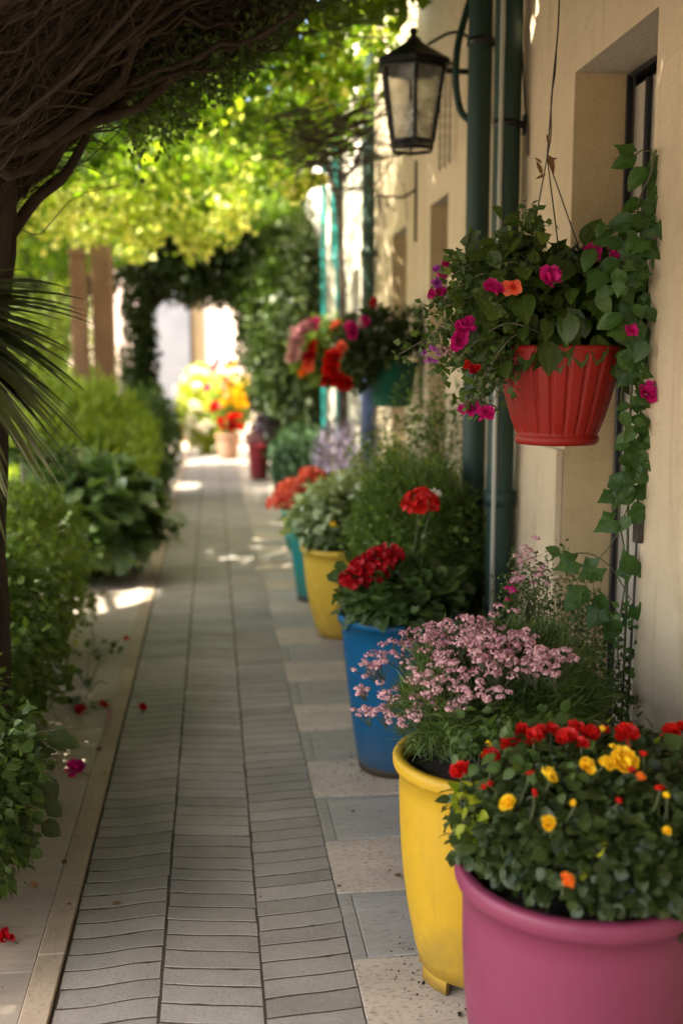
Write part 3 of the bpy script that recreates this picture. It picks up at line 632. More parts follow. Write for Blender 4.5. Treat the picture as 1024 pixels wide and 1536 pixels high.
for i, (x, y, r) in enumerate(cl):
    Y = 2.36+.12*((y-930)/100.) - .0006*abs(x-700)*0 + rng.uniform(-.05, .08); p = on_ell(x, y, EB[0], EB[1], 1.16); p = p if abs(p[1]-2.35) < .4 else at(x, y, 2.3); mb = MB(); R_ = r/620
    for q in range(12):
        pp = p+rng.normal(size=3)*[R_*.6, R_*.5, R_*.35]; umbel(mb, pp, R_*.32, n=16, fs=.0062, T=T_DOT, tint=.5, flat=.6)
        tube(mb, spline([pp-[0, 0, .0], (pp+p)/2-[0, 0, R_*.8], p-[-.01, -.01, R_*1.9]], 5), .0009, 4, 1, .5, False)
    u = np.clip((y-930)/90, 0, 1)
    mb.build('flower', [F_PINK if (rng.random() > u*.8 and x < 780) else F_PALE, M_STEM], PB)
# tall pink spray
mb = MB(); b0 = np.array([.78, 2.5, .6])
tips = [at(x, y, 2.75) for x, y in ((790, 832), (775, 860), (808, 860), (765, 885), (818, 890), (785, 880), (800, 905), (770, 905), (812, 925), (790, 925))]
for q in tips: tube(mb, spline([b0+[.0, .1, .2], (b0+q)/2+rng.normal(size=3)*.015+[.01, .1, .03], q], 8), np.linspace(.0028, .001, 8), 5, 1, .5, False)
for q in tips[2:]:
    n = 110; P = q+rng.normal(size=(n, 3))*[.022, .02, .03]; scatter(mb, T_LO, P, rdir(n), rdir(n), rng.uniform(.006, .014, n), rng.random(n), 0)
mb.build('tall_spray', [L_MID, M_STEM], PB)
for q, r in zip(tips[:4], (.03, .028, .02, .018)):
    mb = MB()
    for k in range(7): umbel(mb, q+rng.normal(size=3)*[r*.5, r*.5, r*.7], r*.4, n=16, fs=.0065, T=T_DOT)
    mb.build('flower', F_MAG if q is tips[3] else F_PINK, PB)

# C. blue pot with red geranium
c = (.622, 3.58); PC = thing('potted_geranium', (*c, 0), 'blue pot with black base holding a deep red geranium', 'potted plant', 'plastic pots in a row along the wall')
pot(PC, c, .200, .135, .548, P_BLUE, .022, base=P_BLACK)
mb = MB(); K = foliage(mb, (.62, 3.55, .63), (.20, .19, .11), 1400, .058, T_ROUND, clumps=40, zmin=.555, tb=.42, up=.9); mb.build('foliage', L_MID, PC)
mb = MB(); foliage(mb, (.64, 3.57, .58), (.17, .17, .08), 500, .058, T_ROUND, clumps=30, zmin=.55, tb=.4, up=.8); mb.build('lower_foliage', L_DARK, PC)
sb = MB(); stems(sb, (.62, 3.58, .5), K, .005, .02); sb.build('stem', M_STEM, PC)
for (x, y, r) in [(532, 872, 20), (548, 855, 22), (568, 842, 22), (585, 832, 18), (562, 862, 18), (612, 889, 17), (606, 893, 12)]:
    p = at(x, y, 3.45); flower(PC, 'umb', p, r/480, F_DRED, p+[.03, .05, -.12], n=46, fs=.017)
p = at(630, 757, 3.6); flower(PC, 'umb', p, .052, F_RED, (.66, 3.6, .6), n=70, fs=.018, flat=.85)
p = at(651, 742, 3.66); flower(PC, 'umb', p, .018, F_WHITE, (.67, 3.6, .6), n=16, fs=.01)

# feathery bush by the downpipes, in the ground
bb = thing('feathery_shrub', (.84, 4.15, 0), 'soft feathery green shrub against the base of the green downpipes', 'shrub')
mb = MB(); K = feathery(mb, (.80, 4.2, .64), (.27, .34, .38), 36000, .034, 110, .15, .35, .02, .5, up=.5, wid=1.5); feathery(mb, (.82, 4.1, .3), (.22, .3, .3), 9000, .06, 30, .25, .2, .02, .4)
foliage(mb, (.78, 4.15, .66), (.27, .32, .38), 3800, .026, T_LO, clumps=60, spread=.2, tb=.7, zmin=.1); mb.build('foliage', L_FEATH, bb); sb = MB(); stems(sb, (.84, 4.15, 0), K, .004, .02); sb.build('stem', M_STEM, bb)
bb = bush('slender_shrub', (.92, 4.85, .82), (.2, .4, .46), 3200, .026, L_FEATH, 'airy small leaved shrub climbing the cream wall behind the feathery shrub', T=T_LO, clumps=26, spread=.3, zmin=.1, sr=.003, sm=M_STEM)
mb = MB(); K = foliage(mb, (.97, 4.6, 1.2), (.14, .3, .26), 420, .026, T_LO, clumps=14, spread=.3); stems(mb, (.93, 4.7, .5), K, .0025, .02, 1); mb.build('thin_shoots', [L_MID, M_STEM], bb)

# wall-side tangle of thin plants near the recess
tg = thing('tangled_plant', (.98, 2.9, 0), 'wiry tangled plant with tiny leaves against the cream wall behind the nearest pot', 'plant')
mb = MB(); lb = MB()
for i in range(46):
    x0 = rng.uniform(.85, 1.06); y0 = rng.uniform(2.55, 3.1); h = rng.uniform(.45, .85)
    e = np.array([x0+rng.normal()*.05, y0+rng.normal()*.08, h]); e[0] = min(e[0], 1.08)
    pth = spline([(x0, y0, 0), (x0+rng.normal()*.02, y0+rng.normal()*.03, h*.5), e], 10); pth[:, 0] = np.minimum(pth[:, 0], 1.085); tube(mb, pth, np.linspace(.003, .001, 10), 5, 0, rng.random(), False)
    for j in range(4, 10):
        q = pth[j]
        for s in range(2):
            d = rdir(1)[0]; d[2] = abs(d[2])*.7; tp = q+d*rng.uniform(.04, .1); tp[0] = min(tp[0], 1.085); tube(mb, spline([q, (q+tp)/2+[0, 0, .012], tp], 4), .0009, 4, 0, .5, False)
            n = 16; P = tp+rng.normal(size=(n, 3))*[.014, .018, .016]; P[:, 0] = np.minimum(P[:, 0], 1.09); scatter(lb, T_LO, P, rdir(n), nrm(rdir(n)+[0, 0, 1]), rng.uniform(.008, .018, n), rng.random(n)*.8)
mb.build('stem', M_STEM, tg); lb.build('foliage', L_MID, tg)

# climbing vine on the recess edge
vn = thing('climbing_vine', (1.06, 2.72, 0), 'leafy vine climbing the wall edge right of the red hanging basket', 'vine')
mb = MB()
vp = [at(x, y, Y) for x, y, Y in ((935, 1120, 2.72), (940, 1000, 2.72), (945, 880, 2.72), (948, 780, 2.73), (945, 690, 2.74), (950, 600, 2.74), (955, 520, 2.73), (955, 430, 2.72), (965, 350, 2.7), (975, 290, 2.68), (995, 225, 2.64))]
vp = [np.array([min(q[0], 1.085), q[1], q[2]]) for q in vp]
main = spline(vp, 50); tube(mb, main, .0035, 6); tube(mb, main+np.column_stack([-.02+.012*np.sin(np.arange(50)*.7), -.02+.01*np.cos(np.arange(50)*.5), 0*np.arange(50)]), .0022, 6)
side = [((945, 900), (915, 850), (880, 830), (840, 835)), ((948, 740), (925, 800), (905, 830), (885, 850)), ((955, 400), (920, 400), (890, 385), (905, 355)), ((970, 320), (940, 320), (920, 350), (900, 352)), ((975, 290), (985, 240), (965, 225), (950, 235)), ((990, 300), (1000, 260), (1000, 230), (985, 215))]
for s in side:
    tube(mb, spline([at(x, y, 2.68) for x, y in s], 10), .0018, 5)
mb.build('stem', M_STEM, vn)
lb = MB()
def vleaf(x, y, L, ang, Y=2.66, T=T_OVAL, wid=.95, t=.45, face=(-.35, -.8, .35)):
    p = at(x, y, Y); d = CR*math.cos(math.radians(ang))+np.array([0, 0, 1])*math.sin(math.radians(ang))+rng.normal(size=3)*.12
    scatter(lb, T, [p], [d], [nrm(np.array(face)+rng.normal(size=3)*.18)], [L/600], t, 0, wid)
for a in [(930, 775, 46, 200), (905, 845, 50, 215), (872, 838, 45, 195), (938, 782, 42, 20), (935, 832, 42, -60), (880, 880, 52, 230), (905, 905, 48, 235), (925, 925, 46, 250), (905, 890, 40, 250), (952, 872, 52, 100), (950, 905, 44, -60), (840, 832, 26, 160), (862, 845, 30, 150), (930, 390, 42, 215), (905, 400, 46, 235), (925, 350, 40, 200), (890, 372, 38, 250), (955, 235, 40, 200), (968, 250, 42, 230), (955, 232, 36, 160), (985, 232, 52, -80), (995, 250, 56, -90), (990, 275, 50, -100), (975, 290, 46, -70), (975, 325, 44, -50), (955, 330, 46, 200), (985, 350, 40, -60), (965, 300, 38, 200)]:
    vleaf(a[0], a[1], a[2], a[3], T=T_OVAL if rng.random() < .75 else T_IVY)
for y in np.arange(330, 780, 9.0):
    k = int((1 if y > 560 else 3)+(rng.random() < .4))
    for j in range(k):
        w_ = 38 if y < 520 else 24
        vleaf(952+rng.normal()*w_*.5, y+rng.normal()*5, rng.uniform(20, 40 if y < 560 else 32), rng.uniform(180, 360), 2.66+rng.normal()*.03, T_IVY if rng.random() < .35 else T_OVAL, .95, rng.uniform(.2, .75))
for (x, y) in ((938, 700), (950, 690), (945, 722), (930, 705), (955, 720), (938, 735), (960, 742), (950, 655), (935, 665), (942, 640)):
    vleaf(x, y, 34, rng.uniform(150, 400), 2.66, T_ROUND, 1.1, .25)
for y in np.arange(905, 1110, 6.0):
    for j in range(4): vleaf(935+rng.normal()*28, y, rng.uniform(9, 18), rng.uniform(0, 360), 2.7+rng.normal()*.03, T_LO, 1, rng.random())
lb.build('foliage', L_CLIMB, vn)
p = at(968, 590, 2.62); flower(vn, 'ros', p, .026, F_MAG, None, n=14, up=(0, -1, .3))
p = at(945, 498, 2.60); flower(vn, 'ros', p, .019, F_MAG, None, n=12, up=(0, -1, .3))
# thin wires on the wall edge
mb = MB(); tube(mb, spline([(1.27, 3.27, 2.24), (1.274, 3.27, 1.6), (1.268, 3.27, .9), (1.27, 3.27, .05)], 14), .003, 5)
tag(mb.build('cable', M_WIRE), 'thin dark cable down the inner corner of the near door recess', 'cable')
mb = MB(); tube(mb, spline([(1.09, 2.688, 1.35), (1.092, 2.684, .9), (1.088, 2.69, .5), (1.09, 2.69, .02)], 14), .0035, 5); box(mb, 1.08, 1.0985, 2.655, 2.685, .93, 1.0, 0, .5, .002)
tag(mb.build('cable', M_WIRE), 'dark cable and clip on the wall edge behind the climbing vine', 'cable')

# D. yellow pot with variegated
c = (.645, 5.40); PD = thing('potted_plant', (*c, 0), 'mid distance yellow pot with cream variegated leaves', 'potted plant', 'plastic pots in a row along the wall')
pot(PD, c, .205, .125, .468, P_YEL2, .022, belly=.01)
mb = MB(); K = foliage(mb, (.66, 5.45, .62), (.26, .25, .19), 1500, .055, T_OVAL, clumps=40, zmin=.42, tb=.55, wid=1.2); mb.build('foliage', L_VARI, PD)
mb = MB(); foliage(mb, (.69, 5.42, .57), (.25, .25, .15), 1500, .05, T_LO, clumps=40, zmin=.4, tb=.45); mb.build('lower_foliage', L_MID, PD); sb = MB(); stems(sb, (*c, .43), K, .004, .02); sb.build('stem', M_STEM, PD)
for x, y in ((535, 810), (528, 800), (540, 822), (500, 790), (612, 775)): p = at(x, y, 5.1); flower(PD, 'ros', p, .022, F_YEL, p+[.02, .05, -.03], n=10)
# plants at the wall by D
bush('conical_shrub', (.92, 6.05, .62), (.17, .3, .42), 2600, .035, L_LIGHT, 'upright green conical shrub behind the mid distance yellow pot', clumps=30, sm=M_STEM, sr=.004, tb=.35)
bush('low_shrub', (.86, 4.98, .5), (.22, .3, .3), 2600, .035, L_MID, 'low leafy yellow green shrub between yellow pot and feathery shrub', clumps=30, sm=M_STEM, sr=.004, tb=.6)
bush('lavender', (.88, 7.3, .62), (.22, .55, .38), 2600, .05, L_PURP, 'hazy purple lavender clump at the wall behind the conical shrub', T=T_FIL, clumps=34, sm=M_STEM, sr=.003, wid=2.0, droop=-.9, cat='lavender')
# E teal
c = (.60, 6.25); PE = thing('potted_geranium', (*c, 0), 'nearer teal pot with coral orange geranium flowers', 'potted plant', 'plastic pots in a row along the wall')
pot(PE, c, .175, .12, .52, P_TEAL, .02, base=P_BLACK)
mb = MB(); K = foliage(mb, (.66, 6.25, .6), (.22, .2, .12), 900, .06, T_ROUND, clumps=30, zmin=.48, tb=.5); mb.build('foliage', L_MID, PE)
for (x, y, r) in [(416, 755, 14), (428, 742, 18), (440, 733, 20), (452, 742, 16), (470, 718, 18), (436, 752, 16), (462, 712, 10)]:
    p = at(x, y, 6.1); flower(PE, 'umb', p, r/265, F_CORAL, p+[.08, .1, -.08], n=40, fs=.022)
c = (.64, 7.95); PF = thing('potted_plant', (*c, 0), 'small teal pot half hidden behind the nearer teal pot', 'potted plant', 'plastic pots in a row along the wall')
pot(PF, c, .14, .11, .29, P_TEAL, .018)
mb = MB(); foliage(mb, (.66, 7.95, .38), (.18, .16, .13), 700, .05, T_LO, clumps=20, zmin=.26); mb.build('foliage', L_MID, PF)
for (x, y) in ((425, 757), (433, 750)): p = at(x, y, 7.8); flower(PF, 'umb', p, .045, F_CORAL, p+[.04, .05, -.08], n=30, fs=.022)
# G round bluish shrub in a teal pot
c = (.80, 10.4); PG = thing('potted_plant', (*c, 0), 'rounded blue green shrub in a low teal tub farther along the wall', 'potted plant', 'plastic pots in a row along the wall')
pot(PG, c, .2, .17, .2, P_TEAL, .02)
mb = MB(); K = foliage(mb, (.82, 10.35, .47), (.32, .34, .34), 5200, .045, T_LO, clumps=60, spread=.18, zmin=.1, tb=.6); mb.build('foliage', L_BLUE, PG); sb = MB(); stems(sb, (*c, .15), K[:30], .006, .03); sb.build('stem', M_BARK, PG)
# red pot
c = (.53, 12.85); PR = thing('potted_plant', (*c, 0), 'dark red pot of faded pink heather near the far end', 'potted plant')
pot(PR, c, .125, .1, .42, P_MAR, .03); mb = MB(); feathery(mb, (.53, 12.85, .47), (.13, .13, .08), 900, .05, 16, .3, .3, .4, .5, 3.0); mb.build('foliage', F_PALE, PR)
mb = MB(); foliage(mb, (.62, 12.9, .75), (.2, .2, .35), 700, .07, T_LO, clumps=16, tb=.5); mb.build('upper_foliage', L_PURP, PR)
# H far flowers
c = (.21, 15.5); PH = thing('potted_flowers', (*c, 0), 'terracotta pot heaped with red and yellow flowers at the far end', 'potted plant')
pot(PH, c, .17, .12, .36, P_TERR, .03); mb = MB(); K = foliage(mb, (.25, 15.6, .8), (.3, .3, .42), 2600, .07, T_LO, clumps=40, tb=.6); mb.build('foliage', L_LIGHT, PH); sb = MB(); stems(sb, (*c, .3), K[:20], .006, .03); sb.build('stem', M_STEM, PH)
for i in range(16):
    x, y = rng.uniform(326, 364), rng.uniform(624, 650); flower(PH, 'ros', at(x, y, 15.2), .05, F_RED, None, n=14, up=(0, -1, .6))
flower(PH, 'ros', at(322, 612, 15.1), .09, F_DRED, None, n=14, up=(0, -1, .6))
for i in range(26):
    x, y = rng.uniform(330, 368), rng.uniform(548, 610); flower(PH, 'ros', at(x, y, 15.3), .065, F_YEL if rng.random() < .9 else F_WHITE, None, n=14, up=(0, -1, .6))
for i in range(10): flower(PH, 'ros', at(rng.uniform(310, 345), rng.uniform(538, 590), 15.3), .06, F_MAG if i % 2 else F_PINK, None, n=12, up=(0, -1, .6))
far = bush('flowering_bush', (-.12, 16.4, .65), (.42, .4, .62), 4200, .08, L_YEL, 'sunlit yellow and white flowering bush beside the far terracotta pot', 'bush', clumps=40, tb=.7)
for i in range(46):
    d = rdir(1)[0]; d[1] = -abs(d[1]); p = np.array([-.12, 16.4, .65])+d*[.44, .42, .62]
    if p[2] > .1: flower(far, 'ros', p, .07, F_WHITE if rng.random() < .75 else (F_YEL if rng.random() < .7 else F_ORG), None, n=12, up=(0, -1, .6))

# I. tall climbing hedge on the right
hd = bush('climbing_hedge', (.86, 12.3, 1.55), (.44, 2.0, 1.75), 26000, .075, L_DARK, 'tall dark green climbing hedge covering the far right wall', 'hedge', clumps=170, spread=.12, shell=.6, tb=.5, sr=.012, zmin=.05, keep=lambda P: (P[:, 2] > .85) | (P[:, 0] > .72) | (P[:, 1] > 13.1))
mb = MB(); foliage(mb, (.70, 11.4, 1.6), (.32, .7, .9), 5000, .075, T_LO, clumps=60, spread=.16, tb=.6, zmin=.85); foliage(mb, (.58, 12.6, 2.1), (.34, .6, 1.2), 5000, .075, T_LO, clumps=60, spread=.16, tb=.5, zmin=1.0); mb.build('outer_foliage', L_MID, hd)
# J. dark arch over the path
pb = thing('arch_tree', (-.78, 12.6, 0), 'dark ivy clad tree arching over the path far ahead', 'tree')
mb = MB(); foliage(mb, (-.2, 12.8, 2.75), (1.35, .8, .82), 15000, .085, T_LO, clumps=120, spread=.14, shell=.3, tb=.35)
foliage(mb, (-.80, 12.5, 1.35), (.2, .2, 1.3), 5000, .07, T_LO, clumps=60, spread=.16, shell=.3, tb=.35)
foliage(mb, (-1.6, 13.3, 2.9), (1.1, .8, .9), 8000, .09, T_LO, clumps=70, spread=.16, shell=.3, tb=.4)
mb.build('crown', L_DARK, pb)
mb = MB(); tube(mb, spline([(-.8, 12.6, 0), (-.78, 12.6, 1.2), (-.7, 12.6, 2.2), (-.2, 12.7, 2.8)], 14), np.linspace(.11, .05, 14), 10)
for k in range(14): e = np.array([rng.uniform(-1.4, 1), 12.7+rng.normal()*.3, rng.uniform(2.2, 3.3)]); tube(mb, spline([(-.75, 12.6, 1.8+rng.random()*.4), (e+[-.75, 12.6, 2.4])/2+[0, 0, .15], e], 8), np.linspace(.03, .008, 8), 6)
mb.build('trunk', M_BARK, pb)

# K. posts of the pergola
for i, (x, ya, r, lb_) in enumerate(((117, 385, .062, 'slimmer weathered reddish wooden post, left of the thicker one'), (152, 360, .085, 'thicker weathered reddish wooden post beside the ivy clad tree'))):
    q = at(x, ya, 9.0+.3*i); mb = MB(); H = q[2]; box(mb, q[0]-r, q[0]+r, q[1]-r, q[1]+r, -.02, H, 0, .8, .012); box(mb, q[0]-r*1.15, q[0]+r*1.15, q[1]-r*1.15, q[1]+r*1.15, H+.001, H+.06, 0, .8, .01)
    tag(mb.build('wooden_post', M_POST), lb_, 'post', 'wooden posts under the vine')

# ------------------------------------------------------------------ left garden
bush('big_leaf_bush', (-.80, 7.05, .38), (.47, .42, .38), 1500, .135, L_BROAD, 'broad leaved dark glossy bush spilling onto the sunlit patch of pavement', T=T_OVAL, clumps=50, spread=.22, tb=.62, wid=1.3, up=1.1, zmin=.05)
bush('feathery_bush', (-1.12, 8.6, .62), (.64, .9, .60), 34000, .09, L_LIGHT, 'bright green feathery bush behind the broad leaved bush', T=T_FIL, clumps=90, spread=.17, tb=.75, wid=2.4, droop=-1.0)
bush('dark_shrub', (-.66, 11.0, .56), (.36, .8, .6), 7000, .055, L_MID, 'dense green shrub beside the path below the ivy clad tree', clumps=80, spread=.16, tb=.45)
bush('yellowish_bush', (-.98, 5.2, .43), (.40, .72, .42), 11000, .038, L_LIGHT, 'yellow green small leaved bush between trunk and broad leaved bush', clumps=80, spread=.16, tb=.35, zmin=.05)
nb = bush('dark_bush', (-.93, 3.95, .38), (.38, .85, .40), 12000, .038, L_FEATH, 'dense dark bush with tiny white flowers at the tree foot', T=T_OVAL, clumps=100, spread=.15, tb=.42, zmin=.03)
for i in range(26):
    d = rdir(1)[0]; d[0] = abs(d[0]); d[1] = -abs(d[1])*.6; p = np.array([-.93, 3.85+rng.uniform(-.1, .6), .4])+d*[.37, .5, .36]; flower(nb, 'ros', p, .011, F_WHITE, None, n=7)
fb = bush('overhanging_bush', (-.76, 2.75, .32), (.30, .50, .34), 8500, .033, L_MID, 'nearest dark bush leaning over the pavement from the left edge', T=T_OVAL, clumps=70, spread=.16, tb=.5, zmin=.03)
mb = MB(); foliage(mb, (-.58, 2.62, .36), (.10, .12, .10), 150, .03, T_OVAL, clumps=20, spread=.25, tb=.5); mb.build('foliage', L_YEL, fb)
mb = MB()
for (x, y, L, a) in ((60, 1180, 40, -50), (85, 1105, 36, -70), (70, 1215, 30, -40), (50, 1195, 40, -40), (62, 1245, 34, -30), (25, 1240, 36, -60), (30, 1262, 34, -40), (8, 1265, 34, -80), (95, 1120, 26, -20), (40, 1135, 36, -10), (70, 1110, 40, -20)):
    p = at(x, y-10, 2.75); d = CR*math.cos(math.radians(a))+np.array([0, 0, 1])*math.sin(math.radians(a)); scatter(mb, T_OVAL, [p], [d], [nrm(np.array([.1, -.8, .6])+rng.normal(size=3)*.2)], [L/560], .5, 0, 1.2)
    tube(mb, spline([(-.62, 2.75, .36), (p+[-.62, 2.75, .36])/2+[0, 0, .03], p], 6), .002, 4, 1)
mb.build('leaf_shoots', [L_DARK, M_STEM], fb)
bush('garden_shrub', (-2.2, 10.2, .6), (.8, 1.2, .7), 7000, .07, L_LIGHT, 'pale green shrub behind the wooden posts', clumps=60, tb=.5)
bush('garden_shrub', (-1.9, 6.4, .4), (.65, 1.2, .45), 7000, .05, L_MID, 'mid green shrub deep in the bed beside the broad leaved bush', clumps=60, tb=.5)
bush('garden_shrub', (-1.35, 13.6, .7), (.6, .8, .8), 6000, .07, L_MID, 'leafy shrub at the foot of the ivy clad tree with yellow flowers', clumps=60, tb=.6)
bush('garden_tree', (-2.35, 15.6, 1.75), (.85, .8, 1.5), 9000, .09, L_LIGHT, 'slender pale tree seen between the dark trunk and the wooden posts', 'tree', clumps=70, tb=.7, sr=.03)
bush('garden_tree', (-3.6, 15, 1.9), (1.5, 1.5, 1.9), 12000, .1, L_LIGHT, 'pale green tree in front of the far rendered house', 'tree', clumps=90, tb=.6, sr=.03)
# young pale-stemmed sapling
sp = thing('sapling', (-1.02, 5.55, 0), 'thin pale stemmed sapling rising from the yellow green bush', 'sapling')
mb = MB(); q0, q1 = at(30, 890, 5.55), at(34, 700, 5.55); tube(mb, spline([(q0[0], 5.55, 0), q0, (q0+q1)/2+[.01, 0, 0], q1, q1+[-.06, 0, .1]], 14), np.linspace(.014, .006, 14), 7)
tube(mb, spline([q1-[0, 0, .05], q1+[.06, .05, .03], q1+[.16, .05, .05]], 8), .005, 6); mb.build('trunk', M_PALESTEM, sp)
mb = MB(); foliage(mb, q1+[.08, 0, .06], (.2, .15, .07), 260, .05, T_LO, clumps=12); mb.build('crown', L_MID, sp)
# ground cover
mb = MB(); n = 9000; P = np.column_stack([rng.uniform(-4, -.72, n), rng.uniform(1, 18, n), rng.uniform(-.02, .1, n)]); scatter(mb, T_LO, P, nrm(rdir(n)+[0, 0, .4]), nrm(rdir(n)*.6+[0, 0, 1]), rng.uniform(.02, .06, n), rng.random(n))
tag(mb.build('ground_cover', L_MID), 'low leafy ground cover spread over the planting bed', 'ground cover', kind='stuff')

patches = [(-.47, 6.48, .2, .3), (-.34, 12.3, .24, .62), (-.1, 16, 9, 1.9), (-.3, 10.4, .1, .12), (-.2, 9.0, .12, .1), (-1.3, 8.2, .5, .7), (-.75, 6.2, .3, .3), (-.2, 14.3, 2, .5)]
def sunkeep(P):
    k = np.ones(len(P), bool)
    g = P[:, :2]-SUN[None, :2]*(P[:, 2:3]/SUN[2])
    for x, y, a, b_ in patches: k &= ((g[:, 0]-x)/a)**2+((g[:, 1]-y)/b_)**2 > 1
    return k
# ------------------------------------------------------------------ near tree: trunk, twig thatch, crown with added shade leaves
tr = thing('twiggy_tree', (-.72, 3.25, 0), 'old tree with dark trunk and dense bare twig underside leaning over the path', 'tree')
mb = MB()
for k in range(9):
    ph = k*2*pi/9; rr = .055 if k else 0
    pts = []
    for z, X, w in ((-.05, -.735, .09), (.5, -.72, .075), (1.1, -.70, .07), (1.6, -.665, .075), (1.95, -.62, .09), (2.25, -.50+.1*math.cos(ph), .14)):
        pts.append((X+w*.8*math.cos(ph+z*.9), 3.25+w*.8*math.sin(ph+z*.9), z))
    tube(mb, spline(pts, 24), np.linspace(.052, .035, 24)*(1+.15*np.sin(np.arange(24)*1.3+k)), 10, 0, rng.random())
mb.build('trunk', M_BARK, tr)
def zu(x, y): return 1.95+(x+.53)*.72+.10*np.clip(-(x+.62), 0, 3)*3.2*.72*0+.045*np.sin(x*7+y*3)+.03*np.sin(y*9)
zx = lambda x, y: np.where(x < -.6, 1.90+(-.6-x)*.15, zu(x, y))
# dense thatch body (closed, lumpy)
nx, ny = 60, 50; gx = np.linspace(-1.95, .52, nx); gy = np.linspace(.9, 3.55, ny); GX, GY = np.meshgrid(gx, gy, indexing='ij')
ex = np.clip(np.minimum((GX+1.95)/.3, np.minimum((.52-GX)/.35, np.minimum((GY-.9)/.3, (3.55-GY)/.3))), 0, 1)**.5
Zl = zx(GX, GY)+.05; th_ = .03+.62*ex; jit = rng.normal(size=GX.shape)*.018
low = np.stack([GX+rng.normal(size=GX.shape)*.01, GY, Zl+jit+(1-ex)*.06], -1); top = np.stack([GX, GY, Zl+th_+jit], -1)
mb = MB(); gf = grid_faces(nx, ny); mb.add(low, gf, 0, .3); mb.add(top, gf[:, ::-1], 0, .3)
def rim(idx): return low[idx], top[idx]
for a_, b2 in ((low[0], top[0]), (low[-1], top[-1]), (low[:, 0], top[:, 0]), (low[:, -1], top[:, -1])):
    k = len(a_); mb.add(np.vstack([a_, b2]), [(i, i+1, k+i+1, k+i) for i in range(k-1)], 0, .3)
mb.build('thatch', M_BARK, tr)
mb = MB()
def twig(x, y, L, r, ang, dz=0., n=7, sides=5, t=.5):
    d = np.array([math.cos(ang)*.9, math.sin(ang)*.9, 0]); s = np.linspace(0, 1, n)
    px = x+d[0]*L*s; py = y+d[1]*L*s+.04*L*np.sin(s*5+x*9); 
    pz = zx(px, py)+dz+rng.normal()*.012+.05*L*np.sin(s*4+rng.random()*6)
    pts = np.column_stack([px, py, pz])+np.cumsum(rng.normal(size=(n, 3)), 0)*L*.022
    tube(mb, pts, r*np.linspace(1, .45, n), sides, 0, t, False)
for i in range(6500):
    x = rng.uniform(-1.7, .45); y = rng.uniform(.95, 3.5); twig(x, y, rng.uniform(.15, .6), rng.uniform(.0008, .0028), rng.normal(.5, 1.1), rng.uniform(-.02, .06), 7, 4, rng.random())
for i in range(90):
    x = rng.uniform(-1.2, .1); y = rng.uniform(1.2, 3.4); twig(x, y, rng.uniform(.5, 1.1), rng.uniform(.003, .008), rng.normal(.5, .5), rng.uniform(-.01, .05), 12, 7, rng.random())
for i in range(9):
    x = rng.uniform(-.75, -.5); y = 3.2+rng.normal()*.2; twig(x, y, rng.uniform(.7, 1.3), rng.uniform(.010, .020), rng.uniform(-.3, .35), rng.uniform(-.015, .03), 14, 8, rng.random())
for i in range(500):   # loose hanging twiglets on the far edge
    x = rng.uniform(-.6, .5); y = rng.uniform(3.2, 3.65); z = float(zx(np.array(x), np.array(y))); p = np.array([x, y, z+.04]); e = p+[rng.normal()*.07+.05, rng.uniform(0, .1), rng.uniform(-.06, .04)]
    tube(mb, spline([p, (p+e)/2+rng.normal(size=3)*.015, e], 5), .0013, 4, 0, rng.random(), False)
mb.build('twigs', M_TWIG, tr)
mb = MB(); lm = spline([(-.72, 2.9, 1.7), (-.62, 2.75, 1.95), (-.5, 2.6, 2.12), (-.42, 2.5, 2.30), (-.46, 2.4, 2.5)], 16); tube(mb, lm, np.linspace(.03, .02, 16), 9, 0, 1.)
lm = spline([(-.60, 3.3, 1.72), (-.50, 3.32, 1.86), (-.42, 3.34, 1.93), (-.35, 3.35, 2.05)], 12); tube(mb, lm, np.linspace(.02, .012, 12), 8)
mb.build('limb', M_BARK, tr)
mb = MB(); foliage(mb, (-.75, 2.0, 3.1), (1.6, 1.7, .7), 10000, .06, T_LO, clumps=150, spread=.12, tb=.5, zmin=2.3)
n = 40000; P = np.column_stack([rng.uniform(-2.85, 1.08, n), rng.uniform(-4, 5.7, n), rng.uniform(0, .6, n)]); P[:, 2] += 3.05+.15*np.sin(P[:, 0]*2)+.12*np.sin(P[:, 1]*3)+.1*np.maximum(P[:, 1]-3.5, 0)  # leaf sheet above the view, added to keep sun off near wall and paving
P = P[sunkeep(P) & ((P[:, 0] > -2.62) | (P[:, 1] < 2.6))]; m_ = len(P); scatter(mb, T_LO, P, nrm(rdir(m_)+[0, 0, -.2]), nrm(rdir(m_)*.5+[0, 0, 1]), rng.uniform(.1, .17, m_), rng.random(m_)*.8, 0, 1.5)
# dark leafy fringe at the far edge of the thatch
for i in range(2600):
    pass
n = 5200; u = rng.random(n); x = -.25+u*.85; y = 3.3+rng.uniform(-.15, .55, n); z = zu(x, y)-.01+rng.normal(size=n)*.035-(.07)*rng.random(n)*(y > 3.4)
cl_ = np.sin(x*23+y*11)+np.sin(x*41-y*17); k = cl_ > -.9
P = np.column_stack([x, y, z])[k]; m_ = len(P); scatter(mb, T_LO, P, nrm(rdir(m_)+[.2, .2, -.3]), nrm(rdir(m_)+[0, 0, .6]), rng.uniform(.012, .03, m_), rng.random(m_))
mb.build('crown', L_MID, tr)

